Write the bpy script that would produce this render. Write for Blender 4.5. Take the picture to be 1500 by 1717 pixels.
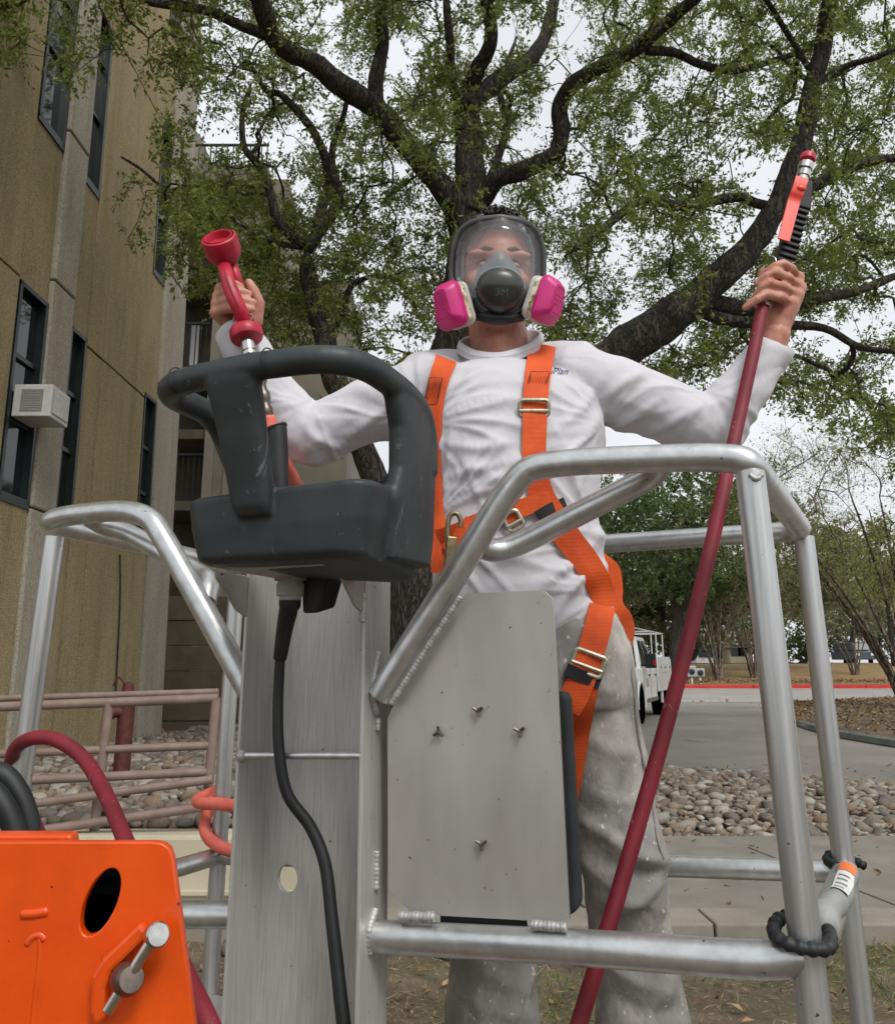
import bpy, bmesh, math, random, time, os
import numpy as np
from mathutils import Vector, Matrix
from mathutils.bvhtree import BVHTree
T0 = time.time()
for o in list(bpy.data.objects): bpy.data.objects.remove(o)
SC = bpy.context.scene
COL = SC.collection
rd = random.Random(7)
rng = np.random.default_rng(7)
rad = math.radians

# ------------------------------------------------------------------ camera
# photograph 1500 x 1717, focal length 1387 px, optical axis at (700,760), tilted up 14.2 deg, 1.35 m above the ground
F, CX, CY, TH, HC = 1387.0, 700.0, 760.0, rad(14.2), 1.35
cam = bpy.data.cameras.new('camera'); camo = bpy.data.objects.new('camera', cam); COL.objects.link(camo)
camo.location = (0, 0, HC); camo.rotation_euler = (rad(90) + TH, 0, 0)
cam.sensor_fit = 'HORIZONTAL'; cam.sensor_width = 36; cam.lens = F / 1500 * 36
cam.shift_x = (750 - CX) / 1500; cam.shift_y = -(858.5 - CY) / 1500
cam.clip_start = 0.05; cam.clip_end = 2000
SC.camera = camo

# ------------------------------------------------------------------ sky, sun, exposure (bright overcast)
SUN_EL, SUN_AZ = rad(50), rad(155)
wd = bpy.data.worlds.new('World'); SC.world = wd; wd.use_nodes = True
nt = wd.node_tree; nt.nodes.clear()
sky = nt.nodes.new('ShaderNodeTexSky'); sky.sky_type = 'NISHITA'; sky.sun_disc = False
sky.sun_elevation = SUN_EL; sky.sun_rotation = SUN_AZ; sky.air_density = 1.2; sky.dust_density = 4.0; sky.ozone_density = 1.0
hs = nt.nodes.new('ShaderNodeHueSaturation'); hs.inputs['Saturation'].default_value = 0.14
tc = nt.nodes.new('ShaderNodeTexCoord')
cn = nt.nodes.new('ShaderNodeTexNoise'); cn.inputs['Scale'].default_value = 2.2; cn.inputs['Detail'].default_value = 5
cr = nt.nodes.new('ShaderNodeMapRange'); cr.inputs['From Min'].default_value = .3; cr.inputs['From Max'].default_value = .7
cr.inputs['To Min'].default_value = .85; cr.inputs['To Max'].default_value = 1.1
cloud = nt.nodes.new('ShaderNodeMix'); cloud.data_type = 'RGBA'; cloud.inputs['Factor'].default_value = .72
cloud.inputs['B'].default_value = (7.0, 7.2, 7.5, 1)          # even cloud layer over the clear sky
mulc = nt.nodes.new('ShaderNodeMix'); mulc.data_type = 'RGBA'; mulc.blend_type = 'MULTIPLY'; mulc.inputs['Factor'].default_value = 1
bg = nt.nodes.new('ShaderNodeBackground'); bg.inputs['Strength'].default_value = 0.11
wo = nt.nodes.new('ShaderNodeOutputWorld')
L = nt.links.new
L(sky.outputs[0], hs.inputs['Color']); L(hs.outputs[0], cloud.inputs['A']); L(tc.outputs['Generated'], cn.inputs['Vector'])
L(cn.outputs['Fac'], cr.inputs['Value']); L(cloud.outputs['Result'], mulc.inputs['A']); L(cr.outputs['Result'], mulc.inputs['B'])
L(mulc.outputs['Result'], bg.inputs['Color']); L(bg.outputs[0], wo.inputs['Surface'])
sl = bpy.data.lights.new('sun', 'SUN'); slo = bpy.data.objects.new('sun', sl); COL.objects.link(slo)
sl.energy = 1.5; sl.angle = rad(18); sl.color = (1, .96, .9)
slo.rotation_euler = (rad(90) - SUN_EL, 0, rad(180) - SUN_AZ)   # from behind the camera, to the right
SC.view_settings.view_transform = 'Standard'; SC.view_settings.look = 'None'
SC.view_settings.gamma = 1.0; SC.view_settings.exposure = 0.40; SC.view_settings.use_curve_mapping = False
SC.cycles.max_bounces = 4; SC.cycles.transparent_max_bounces = 10
SC.cycles.use_adaptive_sampling = True; SC.cycles.adaptive_threshold = 0.025
SC.cycles.diffuse_bounces = 2; SC.cycles.glossy_bounces = 2; SC.cycles.transmission_bounces = 2
SC.cycles.use_denoising = True

# ------------------------------------------------------------------ where a pixel of the photograph lies in the place
cT, sT = math.cos(TH), math.sin(TH)
def ray(px, py):
    a = (px - CX) / F; b = (CY - py) / F
    return np.array([a, cT - b * sT, sT + b * cT])
CAM = np.array([0, 0, HC])
def U(px, py, Y):
    r = ray(px, py); return CAM + r * (Y / r[1])
PU, PV = np.array([.914, -.407, 0]), np.array([.407, .914, 0])   # basket directions: along its near side, and inwards
def V(px, py, c):
    r = ray(px, py); return CAM + r * (c / (r @ PV))
def G(px, py, z=0.0):
    r = ray(px, py); return CAM + r * ((z - HC) / r[2])

# ------------------------------------------------------------------ noise
def _h(i, j, k):
    n = (i * 374761393 + j * 668265263 + k * 2147483647 + 1013904223) & 0xffffffff
    n = ((n ^ (n >> 13)) * 1274126177) & 0xffffffff
    n = (n ^ (n >> 16)) & 0xffffffff
    return n.astype(np.float64) / 0xffffffff * 2 - 1
def vn(p):
    p = np.asarray(p, float); f = np.floor(p); t = p - f; t = t * t * (3 - 2 * t)
    i, j, k = (f[:, q].astype(np.int64) for q in range(3))
    def c(a, b, d): return _h(i + a, j + b, k + d)
    x, y, z = t[:, 0], t[:, 1], t[:, 2]
    def l(a, b, s): return a + (b - a) * s
    return l(l(l(c(0,0,0), c(1,0,0), x), l(c(0,1,0), c(1,1,0), x), y), l(l(c(0,0,1), c(1,0,1), x), l(c(0,1,1), c(1,1,1), x), y), z)
def fbm(p, o=3):
    p = np.asarray(p, float); s = 0; a = 1
    for q in range(o): s = s + a * vn(p * 2 ** q + 17.3 * q); a *= .5
    return s

# ------------------------------------------------------------------ mesh collecting
def unit(v):
    v = np.asarray(v, float); return v / (np.linalg.norm(v) + 1e-12)
def perp(d):
    a = np.array([0, 0, 1.]) if abs(d[2]) < .9 else np.array([1., 0, 0])
    u = unit(np.cross(a, d)); return u, np.cross(d, u)
def root_loc(p):
    while p.parent: p = p.parent
    return np.array(p.location)
class MB:
    def __init__(s): s.v = []; s.f = []; s.n = 0
    def add(s, v, f):
        v = np.asarray(v, float).reshape(-1, 3); b = s.n
        s.v.append(v); s.f.extend([tuple(q + b for q in t) for t in f]); s.n += len(v); return s
    def verts(s): return np.concatenate(s.v) if s.v else np.zeros((0, 3))
    def tube(s, pts, r, n=12, cap=True, closed=False, flat=1.0, flatdir=None):
        pts = np.asarray(pts, float); m = len(pts); r = np.broadcast_to(np.asarray(r, float), (m,))
        if closed: tg = np.roll(pts, -1, 0) - np.roll(pts, 1, 0)
        else:
            tg = np.empty_like(pts); tg[1:-1] = pts[2:] - pts[:-2]; tg[0] = pts[1] - pts[0]; tg[-1] = pts[-1] - pts[-2]
        tg = np.array([unit(t) for t in tg]); u, w = perp(tg[0])
        if flatdir is not None: u = unit(np.asarray(flatdir) - tg[0] * (np.asarray(flatdir) @ tg[0])); w = np.cross(tg[0], u)
        ang = np.arange(n) * 2 * math.pi / n; ca, sa = np.cos(ang), np.sin(ang); vs = []
        for i in range(m):
            if i:
                u = unit(u - tg[i] * (u @ tg[i])); w = np.cross(tg[i], u)
            vs.append(pts[i] + r[i] * (ca[:, None] * u * flat + sa[:, None] * w))
        f = []; M_ = m if closed else m - 1
        for i in range(M_):
            a = i * n; b = ((i + 1) % m) * n
            for j in range(n): k = (j + 1) % n; f.append((a + j, a + k, b + k, b + j))
        if cap and not closed: f.append(tuple(range(n))[::-1]); f.append(tuple(range((m - 1) * n, m * n)))
        return s.add(np.concatenate(vs), f)
    def capsule(s, pts, r, n=14):
        pts = [np.asarray(p, float) for p in pts]; r = list(np.broadcast_to(np.asarray(r, float), (len(pts),)))
        d0 = unit(pts[0] - pts[1]); d1 = unit(pts[-1] - pts[-2]); P = []; Q = []
        for a in (86, 60, 35, 15): P.append(pts[0] + d0 * r[0] * math.sin(rad(a))); Q.append(r[0] * math.cos(rad(a)))
        P += pts; Q += r
        for a in (15, 35, 60, 86): P.append(pts[-1] + d1 * r[-1] * math.sin(rad(a))); Q.append(r[-1] * math.cos(rad(a)))
        return s.tube(P, Q, n)
    def lathe(s, p, axis, prof, n=24, cap=True):
        d = unit(axis); p = np.asarray(p, float)
        return s.tube2([p + d * t for t, _ in prof], [max(q, 1e-4) for _, q in prof], d, n, cap)
    def tube2(s, pts, r, d, n, cap):
        u, w = perp(d); ang = np.arange(n) * 2 * math.pi / n; ring = np.cos(ang)[:, None] * u + np.sin(ang)[:, None] * w
        vs = [p + q * ring for p, q in zip(pts, r)]; f = []
        for i in range(len(pts) - 1):
            for j in range(n): k = (j + 1) % n; f.append((i*n+j, i*n+k, (i+1)*n+k, (i+1)*n+j))
        if cap: f.append(tuple(range(n))[::-1]); f.append(tuple(range((len(pts)-1)*n, len(pts)*n)))
        return s.add(np.concatenate(vs), f)
    def loft(s, rings, cap=True, closed=True):
        n = len(rings[0]); f = []; M_ = n if closed else n - 1
        for i in range(len(rings) - 1):
            for j in range(M_): k = (j + 1) % n; f.append((i*n+j, i*n+k, (i+1)*n+k, (i+1)*n+j))
        if cap and closed: f.append(tuple(range(n))[::-1]); f.append(tuple(range((len(rings)-1)*n, len(rings)*n)))
        return s.add(np.concatenate([np.asarray(r, float) for r in rings]), f)
    def box(s, c, h, ax=None):
        c = np.asarray(c, float); ax = np.eye(3) if ax is None else np.array(ax, float)
        v = [c + ax[0]*h[0]*i + ax[1]*h[1]*j + ax[2]*h[2]*k for k in (-1, 1) for j in (-1, 1) for i in (-1, 1)]
        return s.add(v, [(0,2,3,1), (4,5,7,6), (0,1,5,4), (2,6,7,3), (0,4,6,2), (1,3,7,5)])
    def box2(s, lo, hi): lo = np.asarray(lo, float); hi = np.asarray(hi, float); return s.box((lo+hi)/2, (hi-lo)/2)
    def hexa(s, b, t):       # four bottom corners and four top corners, same order
        return s.add(list(b) + list(t), [(3,2,1,0), (4,5,6,7)] + [(i, (i+1) % 4, 4+(i+1) % 4, 4+i) for i in range(4)])
    def sphere(s, c, r, ax=None, nu=20, nv=12):
        r = np.broadcast_to(np.asarray(r, float), (3,)); ax = np.eye(3) if ax is None else np.array(ax, float); rings = []
        for i in range(nv + 1):
            th = math.pi * min(max(i / nv, .004), .996); a = np.arange(nu) * 2 * math.pi / nu
            q = np.stack([r[0]*math.sin(th)*np.cos(a), r[1]*math.sin(th)*np.sin(a), np.full(nu, -r[2]*math.cos(th))], 1)
            rings.append(np.asarray(c, float) + q @ ax)
        return s.loft(rings)
    def prism(s, poly, nrm, t):     # flat outline given a thickness t along nrm
        poly = np.asarray(poly, float); nrm = unit(nrm); n = len(poly)
        return s.add(np.concatenate([poly, poly + nrm * t]), [tuple(range(n))[::-1], tuple(range(n, 2*n))] + [(i, (i+1) % n, n+(i+1) % n, n+i) for i in range(n)])
    def mesh(s, name='m', off=(0, 0, 0)):
        me = bpy.data.meshes.new(name); v = s.verts() - np.asarray(off, float)
        me.from_pydata(v.tolist(), [], s.f); me.update(); return me
    def build(s, name, mat, parent=None, smooth=True, bevel=0, fix=True, seg=2):
        off = root_loc(parent) if parent else (0, 0, 0)
        me = s.mesh(name, off)
        return finish(me, name, mat, parent, smooth, bevel, fix, seg)
def finish(me, name, mat, parent=None, smooth=True, bevel=0, fix=False, seg=2):
    if fix:
        bm = bmesh.new(); bm.from_mesh(me); bmesh.ops.recalc_face_normals(bm, faces=bm.faces); bm.to_mesh(me); bm.free()
    o = bpy.data.objects.new(name, me); COL.objects.link(o)
    if mat: me.materials.append(mat)
    if smooth:
        me.shade_smooth()
        if smooth != 'all': me.set_sharp_from_angle(angle=rad(38))
    if bevel:
        b = o.modifiers.new('bevel', 'BEVEL'); b.width = bevel; b.segments = seg; b.limit_method = 'ANGLE'; b.angle_limit = rad(35); b.harden_normals = False
    if parent: o.parent = parent
    return o
def tag(o, label=None, cat=None, group=None, kind=None):
    if label: o['label'] = label
    if cat: o['category'] = cat
    if group: o['group'] = group
    if kind: o['kind'] = kind
    return o
def thing(name, label, cat, loc=(0, 0, 0), group=None):
    o = bpy.data.objects.new(name, None); COL.objects.link(o); o.location = tuple(float(q) for q in loc); o.empty_display_size = .1
    return tag(o, label, cat, group)
def remesh(mb, voxel, it=6, fac=.5):
    me = mb.mesh('tmp'); o = bpy.data.objects.new('tmp', me); COL.objects.link(o)
    m = o.modifiers.new('r', 'REMESH'); m.mode = 'VOXEL'; m.voxel_size = voxel; m.adaptivity = 0
    if it: k = o.modifiers.new('s', 'SMOOTH'); k.factor = fac; k.iterations = it
    dg = bpy.context.evaluated_depsgraph_get(); dg.update()
    out = bpy.data.meshes.new_from_object(o.evaluated_get(dg)); bpy.data.objects.remove(o); bpy.data.meshes.remove(me)
    return out
def getv(me):
    a = np.empty(len(me.vertices) * 3); me.vertices.foreach_get('co', a); return a.reshape(-1, 3)
def getn(me):
    a = np.empty(len(me.vertices) * 3); me.vertex_normals.foreach_get('vector', a); return a.reshape(-1, 3)
def setv(me, v): me.vertices.foreach_set('co', np.ascontiguousarray(v, float).ravel()); me.update()
def bvh_of(me):
    return BVHTree.FromPolygons([tuple(q) for q in getv(me)], [tuple(p.vertices) for p in me.polygons])
def fillet(pts, r, n=6):
    pts = [np.asarray(p, float) for p in pts]; out = [pts[0]]
    rr = r if hasattr(r, '__len__') else [r] * len(pts)
    for i in range(1, len(pts) - 1):
        a, b, c = pts[i-1], pts[i], pts[i+1]; q = rr[i]
        d0 = min(q, .49*np.linalg.norm(a-b)); d1 = min(q, .49*np.linalg.norm(c-b))
        p0 = b + unit(a-b)*d0; p1 = b + unit(c-b)*d1
        for k in range(n + 1): t = k / n; out.append((1-t)**2*p0 + 2*t*(1-t)*b + t*t*p1)
    out.append(pts[-1]); return np.array(out)
def spline(pts, n=8):
    P = [np.asarray(p, float) for p in pts]; P = [2*P[0]-P[1]] + P + [2*P[-1]-P[-2]]; out = []
    for i in range(1, len(P) - 2):
        for k in range(n):
            t = k / n; a, b, c, d = P[i-1:i+3]
            out.append(.5*((2*b) + (c-a)*t + (2*a-5*b+4*c-d)*t*t + (3*b-a-3*c+d)*t**3))
    out.append(P[-2]); return np.array(out)
def plate2d(outer, holes, thick, bevel=.0015, res=12):
    """flat plate with holes; outlines are 2-D point lists, returns mesh in its own x,y plane"""
    cu = bpy.data.curves.new('c', 'CURVE'); cu.dimensions = '2D'; cu.fill_mode = 'BOTH'; cu.extrude = thick/2; cu.bevel_depth = bevel; cu.bevel_resolution = 1
    for ring in [outer] + list(holes):
        sp = cu.splines.new('POLY'); sp.points.add(len(ring) - 1); sp.use_cyclic_u = True
        for q, (x, y) in zip(sp.points, ring): q.co = (x, y, 0, 1)
    o = bpy.data.objects.new('c', cu); COL.objects.link(o); dg = bpy.context.evaluated_depsgraph_get(); dg.update()
    me = bpy.data.meshes.new_from_object(o.evaluated_get(dg)); bpy.data.objects.remove(o); return me
def text_mesh(s, size, shear=0, extrude=0.0):
    cu = bpy.data.curves.new('t', 'FONT'); cu.body = s; cu.size = size; cu.shear = shear; cu.extrude = extrude; cu.align_x = 'CENTER'; cu.align_y = 'CENTER'; cu.resolution_u = 4
    o = bpy.data.objects.new('t', cu); COL.objects.link(o); dg = bpy.context.evaluated_depsgraph_get(); dg.update()
    me = bpy.data.meshes.new_from_object(o.evaluated_get(dg)); bpy.data.objects.remove(o); return me
def to_plane(me, origin, ux, uy, un, off=(0, 0, 0)):
    v = getv(me); setv(me, np.asarray(origin) + v[:, :1]*np.asarray(ux) + v[:, 1:2]*np.asarray(uy) + v[:, 2:3]*np.asarray(un) - np.asarray(off)); return me
def rrect(x0, y0, x1, y1, r, n=5):
    out = []
    for cx, cy, a0 in ((x1-r, y1-r, 0), (x0+r, y1-r, 90), (x0+r, y0+r, 180), (x1-r, y0+r, 270)):
        for k in range(n + 1): a = rad(a0 + 90*k/n); out.append((cx + r*math.cos(a), cy + r*math.sin(a)))
    return out

# ------------------------------------------------------------------ materials
def lin(c):
    return tuple(((q/255)/12.92 if q/255 <= .04045 else ((q/255+.055)/1.055)**2.4) for q in c)
class Mat:
    def __init__(s, name):
        s.m = bpy.data.materials.new(name); s.m.use_nodes = True; s.t = s.m.node_tree; s.b = s.t.nodes['Principled BSDF']; s.o = s.t.nodes['Material Output']
        s.tc = None
    def N(s, k, **kw):
        n = s.t.nodes.new('ShaderNode' + k)
        for a, b in kw.items():
            if a in n.inputs: n.inputs[a].default_value = b
            else: setattr(n, a, b)
        return n
    def L(s, a, b): s.t.links.new(a, b)
    def co(s, scale=(1, 1, 1)):
        if not s.tc: s.tc = s.N('TexCoord')
        mp = s.N('Mapping'); mp.inputs['Scale'].default_value = scale; s.L(s.tc.outputs['Object'], mp.inputs['Vector']); return mp.outputs[0]
    def noise(s, scale, detail=4, stretch=(1, 1, 1), rough=.55, dist=0):
        n = s.N('TexNoise', Scale=scale, Detail=detail, Roughness=rough, Distortion=dist); s.L(s.co(stretch), n.inputs['Vector']); return n.outputs['Fac']
    def ramp(s, fac, stops, interp='LINEAR'):
        r = s.N('ValToRGB'); r.color_ramp.interpolation = interp; e = r.color_ramp.elements
        while len(e) < len(stops): e.new(.5)
        for q, (p, c) in zip(e, stops): q.position = p; q.color = tuple(c[:3]) + (1,)
        s.L(fac, r.inputs[0]); return r.outputs[0]
    def mix(s, fac, a, b, mode='MIX'):
        n = s.N('Mix', data_type='RGBA', blend_type=mode)
        for k, q in (('Factor', fac), ('A', a), ('B', b)):
            if isinstance(q, (int, float)): n.inputs[k].default_value = q
            elif isinstance(q, tuple): n.inputs[k].default_value = tuple(q[:3]) + (1,)
            else: s.L(q, n.inputs[k])
        return n.outputs['Result']
    def math(s, op, a, b=0.0):
        n = s.N('Math', operation=op)
        for i, q in enumerate((a, b)):
            if isinstance(q, (int, float)): n.inputs[i].default_value = q
            else: s.L(q, n.inputs[i])
        return n.outputs[0]
    def color(s, c):
        if isinstance(c, tuple): s.b.inputs['Base Color'].default_value = tuple(c[:3]) + (1,)
        else: s.L(c, s.b.inputs['Base Color'])
        return s
    def bump(s, h, strength=.3, dist=.01):
        n = s.N('Bump', Strength=strength, Distance=dist); s.L(h, n.inputs['Height'])
        if s.b.inputs['Normal'].is_linked: s.L(s.b.inputs['Normal'].links[0].from_socket, n.inputs['Normal'])
        s.L(n.outputs[0], s.b.inputs['Normal']); return s
    def set(s, **kw):
        for k, q in kw.items():
            k = k.replace('_', ' ')
            if isinstance(q, (int, float, tuple)): s.b.inputs[k].default_value = q
            else: s.L(q, s.b.inputs[k])
        return s
def M2(name, c1, c2, scale=10, rough=.6, metal=0, bump=0, bscale=80, bdist=.003, detail=5, stretch=(1, 1, 1), lo=.35, hi=.65, rvar=0.0):
    m = Mat(name); f = m.noise(scale, detail, stretch); m.color(m.ramp(f, [(lo, lin(c1)), (hi, lin(c2))])); m.set(Roughness=rough, Metallic=metal)
    if rvar:
        r = m.math('ADD', m.math('MULTIPLY', m.noise(scale*2.3, 4, stretch), rvar), rough - rvar/2); m.set(Roughness=r)
    if bump: m.bump(m.noise(bscale, 4, stretch), bump, bdist)
    return m.m

def alu(name, c1=(176, 176, 172), c2=(205, 205, 200), stretch=(1, 1, 1), sc=30, rough=.36, metal=.85, bump=.12):
    m = Mat(name); f = m.noise(sc, 6, stretch); base = m.ramp(f, [(.3, lin(c1)), (.7, lin(c2))])
    sp = m.noise(95, 3); base = m.mix(m.ramp(sp, [(.71, (0, 0, 0)), (.75, (1, 1, 1))]), base, lin((78, 76, 72)))
    st = m.noise(5, 5, stretch if max(stretch) > 1.2 else (1, 1, 1), .7); base = m.mix(m.math('MULTIPLY', m.ramp(st, [(.52, (0, 0, 0)), (.75, (1, 1, 1))]), .22), base, lin((140, 134, 128)))
    m.color(base); m.set(Metallic=metal, Roughness=m.math('ADD', m.math('MULTIPLY', m.noise(sc*.7, 5, stretch), .22), rough - .08))
    m.bump(m.noise(sc*4, 3, stretch), bump, .001); return m.m
MAT = {}
MAT['tube'] = alu('satin aluminium tube', (186, 188, 188), (212, 214, 214), (1, 1, 1), 45, .31, .85)
MAT['post'] = alu('streaked aluminium tube', (168, 170, 170), (214, 216, 216), (70, 70, 2.2), 1.3, .32, .78)
MAT['channel'] = alu('brushed aluminium channel', (168, 167, 164), (196, 195, 191), (60, 60, 1.2), 6, .42, .4)
MAT['plate'] = alu('stained aluminium plate', (158, 154, 149), (180, 177, 171), (1.5, 1.5, .5), 6, .46, .4)
MAT['weld'] = alu('weld bead', (160, 160, 158), (190, 190, 188), (1, 1, 1), 200, .45, .5, .4)
MAT['steel'] = M2('scuffed chrome steel', (170, 168, 165), (205, 204, 200), 60, .22, 1.0, .1, 150, .001)
MAT['darksteel'] = M2('worn dark steel', (96, 86, 80), (130, 120, 112), 60, .4, .9, .2, 150, .001)
MAT['zinc'] = M2('worn zinc buckle', (168, 160, 138), (205, 198, 180), 120, .42, .7, .2, 200, .001)
MAT['brass'] = M2('worn yellow zinc', (118, 104, 78), (152, 138, 108), 90, .4, .8, .2, 200, .001)
def plastic(name, c1, c2, rough=.5, scr=True):
    m = Mat(name); f = m.noise(18, 4); base = m.ramp(f, [(.35, lin(c1)), (.65, lin(c2))])
    if scr:
        s = m.noise(11, 6, (2, 5, 1), .75, 1.6); base = m.mix(m.math('MULTIPLY', m.ramp(s, [(.62, (0, 0, 0)), (.66, (1, 1, 1))]), .45), base, lin((128, 130, 130)))
    m.color(base); m.set(Roughness=rough); m.bump(m.noise(600, 2), .25, .0006); m.bump(m.noise(60, 3), .1, .001); return m.m
MAT['console'] = plastic('slate moulded plastic', (38, 45, 48), (48, 55, 57), .5)
MAT['black'] = plastic('black rubber', (22, 23, 25), (34, 36, 38), .55, False)
MAT['pad'] = plastic('black foam pad', (26, 29, 32), (38, 42, 45), .75, False)
MAT['maskgrey'] = plastic('grey silicone mask', (62, 64, 63), (74, 76, 74), .42, False)
MAT['masklight'] = plastic('pale grey silicone', (116, 124, 124), (132, 139, 138), .45, False)
MAT['maskdark'] = plastic('dark grey glossy plastic', (48, 50, 49), (58, 60, 58), .3, False)
def hosemat(name, c1, c2, mark):
    m = Mat(name); f = m.noise(14, 5); base = m.ramp(f, [(.35, lin(c1)), (.68, lin(c2))])
    sp = m.noise(130, 3, (1, 1, .35)); base = m.mix(m.math('MULTIPLY', m.ramp(sp, [(.68, (0, 0, 0)), (.72, (1, 1, 1))]), .55), base, lin(mark))
    m.color(base); m.set(Roughness=.62); m.bump(m.noise(420, 2), .35, .0008); return m.m
MAT['hose'] = hosemat('dark red hose rubber', (104, 16, 32), (130, 27, 43), (196, 120, 124))
MAT['coral'] = hosemat('faded coral hose rubber', (206, 92, 78), (224, 118, 100), (240, 170, 150))
MAT['gunred'] = M2('scuffed red nozzle rubber', (150, 20, 44), (196, 34, 62), 26, .42, 0, .15, 200, .001)
MAT['lever'] = M2('orange red plastic lever', (222, 62, 48), (232, 76, 60), 30, .35)
MAT['pink'] = M2('magenta filter plastic', (190, 30, 112), (206, 42, 124), 20, .4, 0, .1, 300, .0006)
MAT['filterband'] = M2('olive printed band', (120, 112, 40), (226, 222, 196), 60, .5, 0, 0, lo=.42, hi=.6)
MAT['filterwhite'] = M2('pale filter body', (188, 186, 180), (206, 204, 198), 30, .5)
def orange_paint():
    m = Mat('orange gloss paint'); f = m.noise(9, 5); base = m.ramp(f, [(.3, lin((206, 66, 2))), (.7, lin((224, 82, 6)))])
    sp = m.noise(75, 2); base = m.mix(m.ramp(sp, [(.745, (0, 0, 0)), (.76, (1, 1, 1))]), base, lin((60, 30, 18)))
    gr = m.noise(5, 7, (1, 1, .6), .75); base = m.mix(m.math('MULTIPLY', m.ramp(gr, [(.5, (0, 0, 0)), (.75, (1, 1, 1))]), .5), base, lin((158, 52, 16)))
    sc = m.noise(30, 5, (1, 1, 14), .7, .6); base = m.mix(m.math('MULTIPLY', m.ramp(sc, [(.68, (0, 0, 0)), (.71, (1, 1, 1))]), .35), base, lin((236, 130, 84)))
    m.color(base); m.set(Roughness=.33); m.bump(m.noise(160, 3), .12, .001); m.bump(m.noise(14, 3), .25, .003); m.b.inputs['Coat Weight'].default_value = .15; return m.m
MAT['orange'] = orange_paint()
def webbing():
    m = Mat('orange webbing'); f = m.noise(16, 5); base = m.ramp(f, [(.32, lin((196, 68, 14))), (.66, lin((222, 90, 24)))])
    d = m.noise(5, 5, (1, 1, 1), .7); base = m.mix(m.math('MULTIPLY', m.ramp(d, [(.58, (0, 0, 0)), (.8, (1, 1, 1))]), .5), base, lin((140, 62, 30)))
    m.color(base); m.set(Roughness=.75)
    w = m.N('TexWave', wave_type='BANDS', bands_direction='Z', Scale=130.0, Distortion=.6); m.L(m.co((.25, .25, 1)), w.inputs['Vector']); m.bump(w.outputs['Fac'], .35, .0009); return m.m
MAT['web'] = webbing()
MAT['thread'] = M2('black stitching', (52, 26, 16), (64, 34, 20), 30, .8)
MAT['blackweb'] = M2('black webbing', (22, 22, 24), (34, 34, 36), 30, .8, 0, .3, 300, .001)
def cotton():
    m = Mat('white cotton jersey'); f = m.noise(4, 4); base = m.ramp(f, [(.3, lin((192, 191, 197))), (.7, lin((204, 203, 208)))])
    s = m.noise(11, 6, (1, 1, 1), .7); base = m.mix(m.math('MULTIPLY', m.ramp(s, [(.66, (0, 0, 0)), (.74, (1, 1, 1))]), .3), base, lin((196, 188, 176)))
    m.color(base); m.set(Roughness=.9); m.b.inputs['Sheen Weight'].default_value = .15
    m.bump(m.noise(900, 2), .25, .0008); m.bump(m.noise(38, 4, (1, 1, .5), .6, .6), .3, .006); return m.m
MAT['shirt'] = cotton()
def denim():
    m = Mat('paint spattered grey denim'); f = m.noise(7, 6, (1, 1, .6), .65); base = m.ramp(f, [(.28, lin((112, 110, 107))), (.72, lin((158, 155, 150)))])
    p = m.noise(3.2, 6, (1, 1, .5), .7); base = m.mix(m.math('MULTIPLY', m.ramp(p, [(.47, (0, 0, 0)), (.68, (1, 1, 1))]), .75), base, lin((184, 180, 172)))
    p2 = m.noise(6.5, 5, (1, 1, .8), .65); base = m.mix(m.math('MULTIPLY', m.ramp(p2, [(.50, (0, 0, 0)), (.62, (1, 1, 1))]), .7), base, lin((196, 191, 181)))
    sp = m.noise(95, 2, (1, 1, .6)); base = m.mix(m.ramp(sp, [(.685, (0, 0, 0)), (.70, (1, 1, 1))]), base, lin((210, 206, 198)))
    s2 = m.noise(22, 3, (1, 1, .45)); base = m.mix(m.math('MULTIPLY', m.ramp(s2, [(.70, (0, 0, 0)), (.715, (1, 1, 1))]), .8), base, lin((206, 202, 194)))
    w = m.N('TexWave', wave_type='BANDS', bands_direction='DIAGONAL', Scale=260.0, Distortion=1.0); m.L(m.co(), w.inputs['Vector'])
    m.color(base); m.set(Roughness=.9); m.bump(w.outputs['Fac'], .25, .0006); m.bump(m.noise(34, 4, (1, 1, .7), .6, .8), .45, .008); return m.m
MAT['jeans'] = denim()
def skin():
    m = Mat('skin'); f = m.noise(34, 6, (1, 1, 1), .65); base = m.ramp(f, [(.3, lin((172, 108, 90))), (.7, lin((202, 150, 130)))])
    m.color(base); m.set(Roughness=.5); m.b.inputs['Subsurface Weight'].default_value = .12; m.b.inputs['Subsurface Radius'].default_value = (.012, .005, .003); m.b.inputs['Subsurface Scale'].default_value = .5
    m.bump(m.noise(420, 3), .2, .0008); m.bump(m.noise(110, 4, (1, 1, 1), .6), .25, .0018); return m.m
MAT['skin'] = skin()
MAT['hair'] = M2('black brown hair', (18, 15, 13), (40, 33, 28), 60, .5)
MAT['brow'] = M2('brow hair', (72, 54, 44), (96, 74, 60), 80, .7)
MAT['navy'] = M2('navy print', (30, 42, 90), (38, 50, 98), 50, .8)
MAT['dark'] = M2('hollow shade black', (6, 6, 6), (9, 9, 9), 10, 1.0); MAT['dark'].node_tree.nodes['Principled BSDF'].inputs['Specular IOR Level'].default_value = 0  # near-black without sheen: the shade inside hollows is put into the colour
MAT['white'] = M2('white paint', (214, 214, 212), (226, 226, 224), 20, .4)
MAT['boot'] = M2('brown work boot leather', (70, 50, 34), (96, 70, 48), 20, .7, 0, .3, 60, .003)
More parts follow.
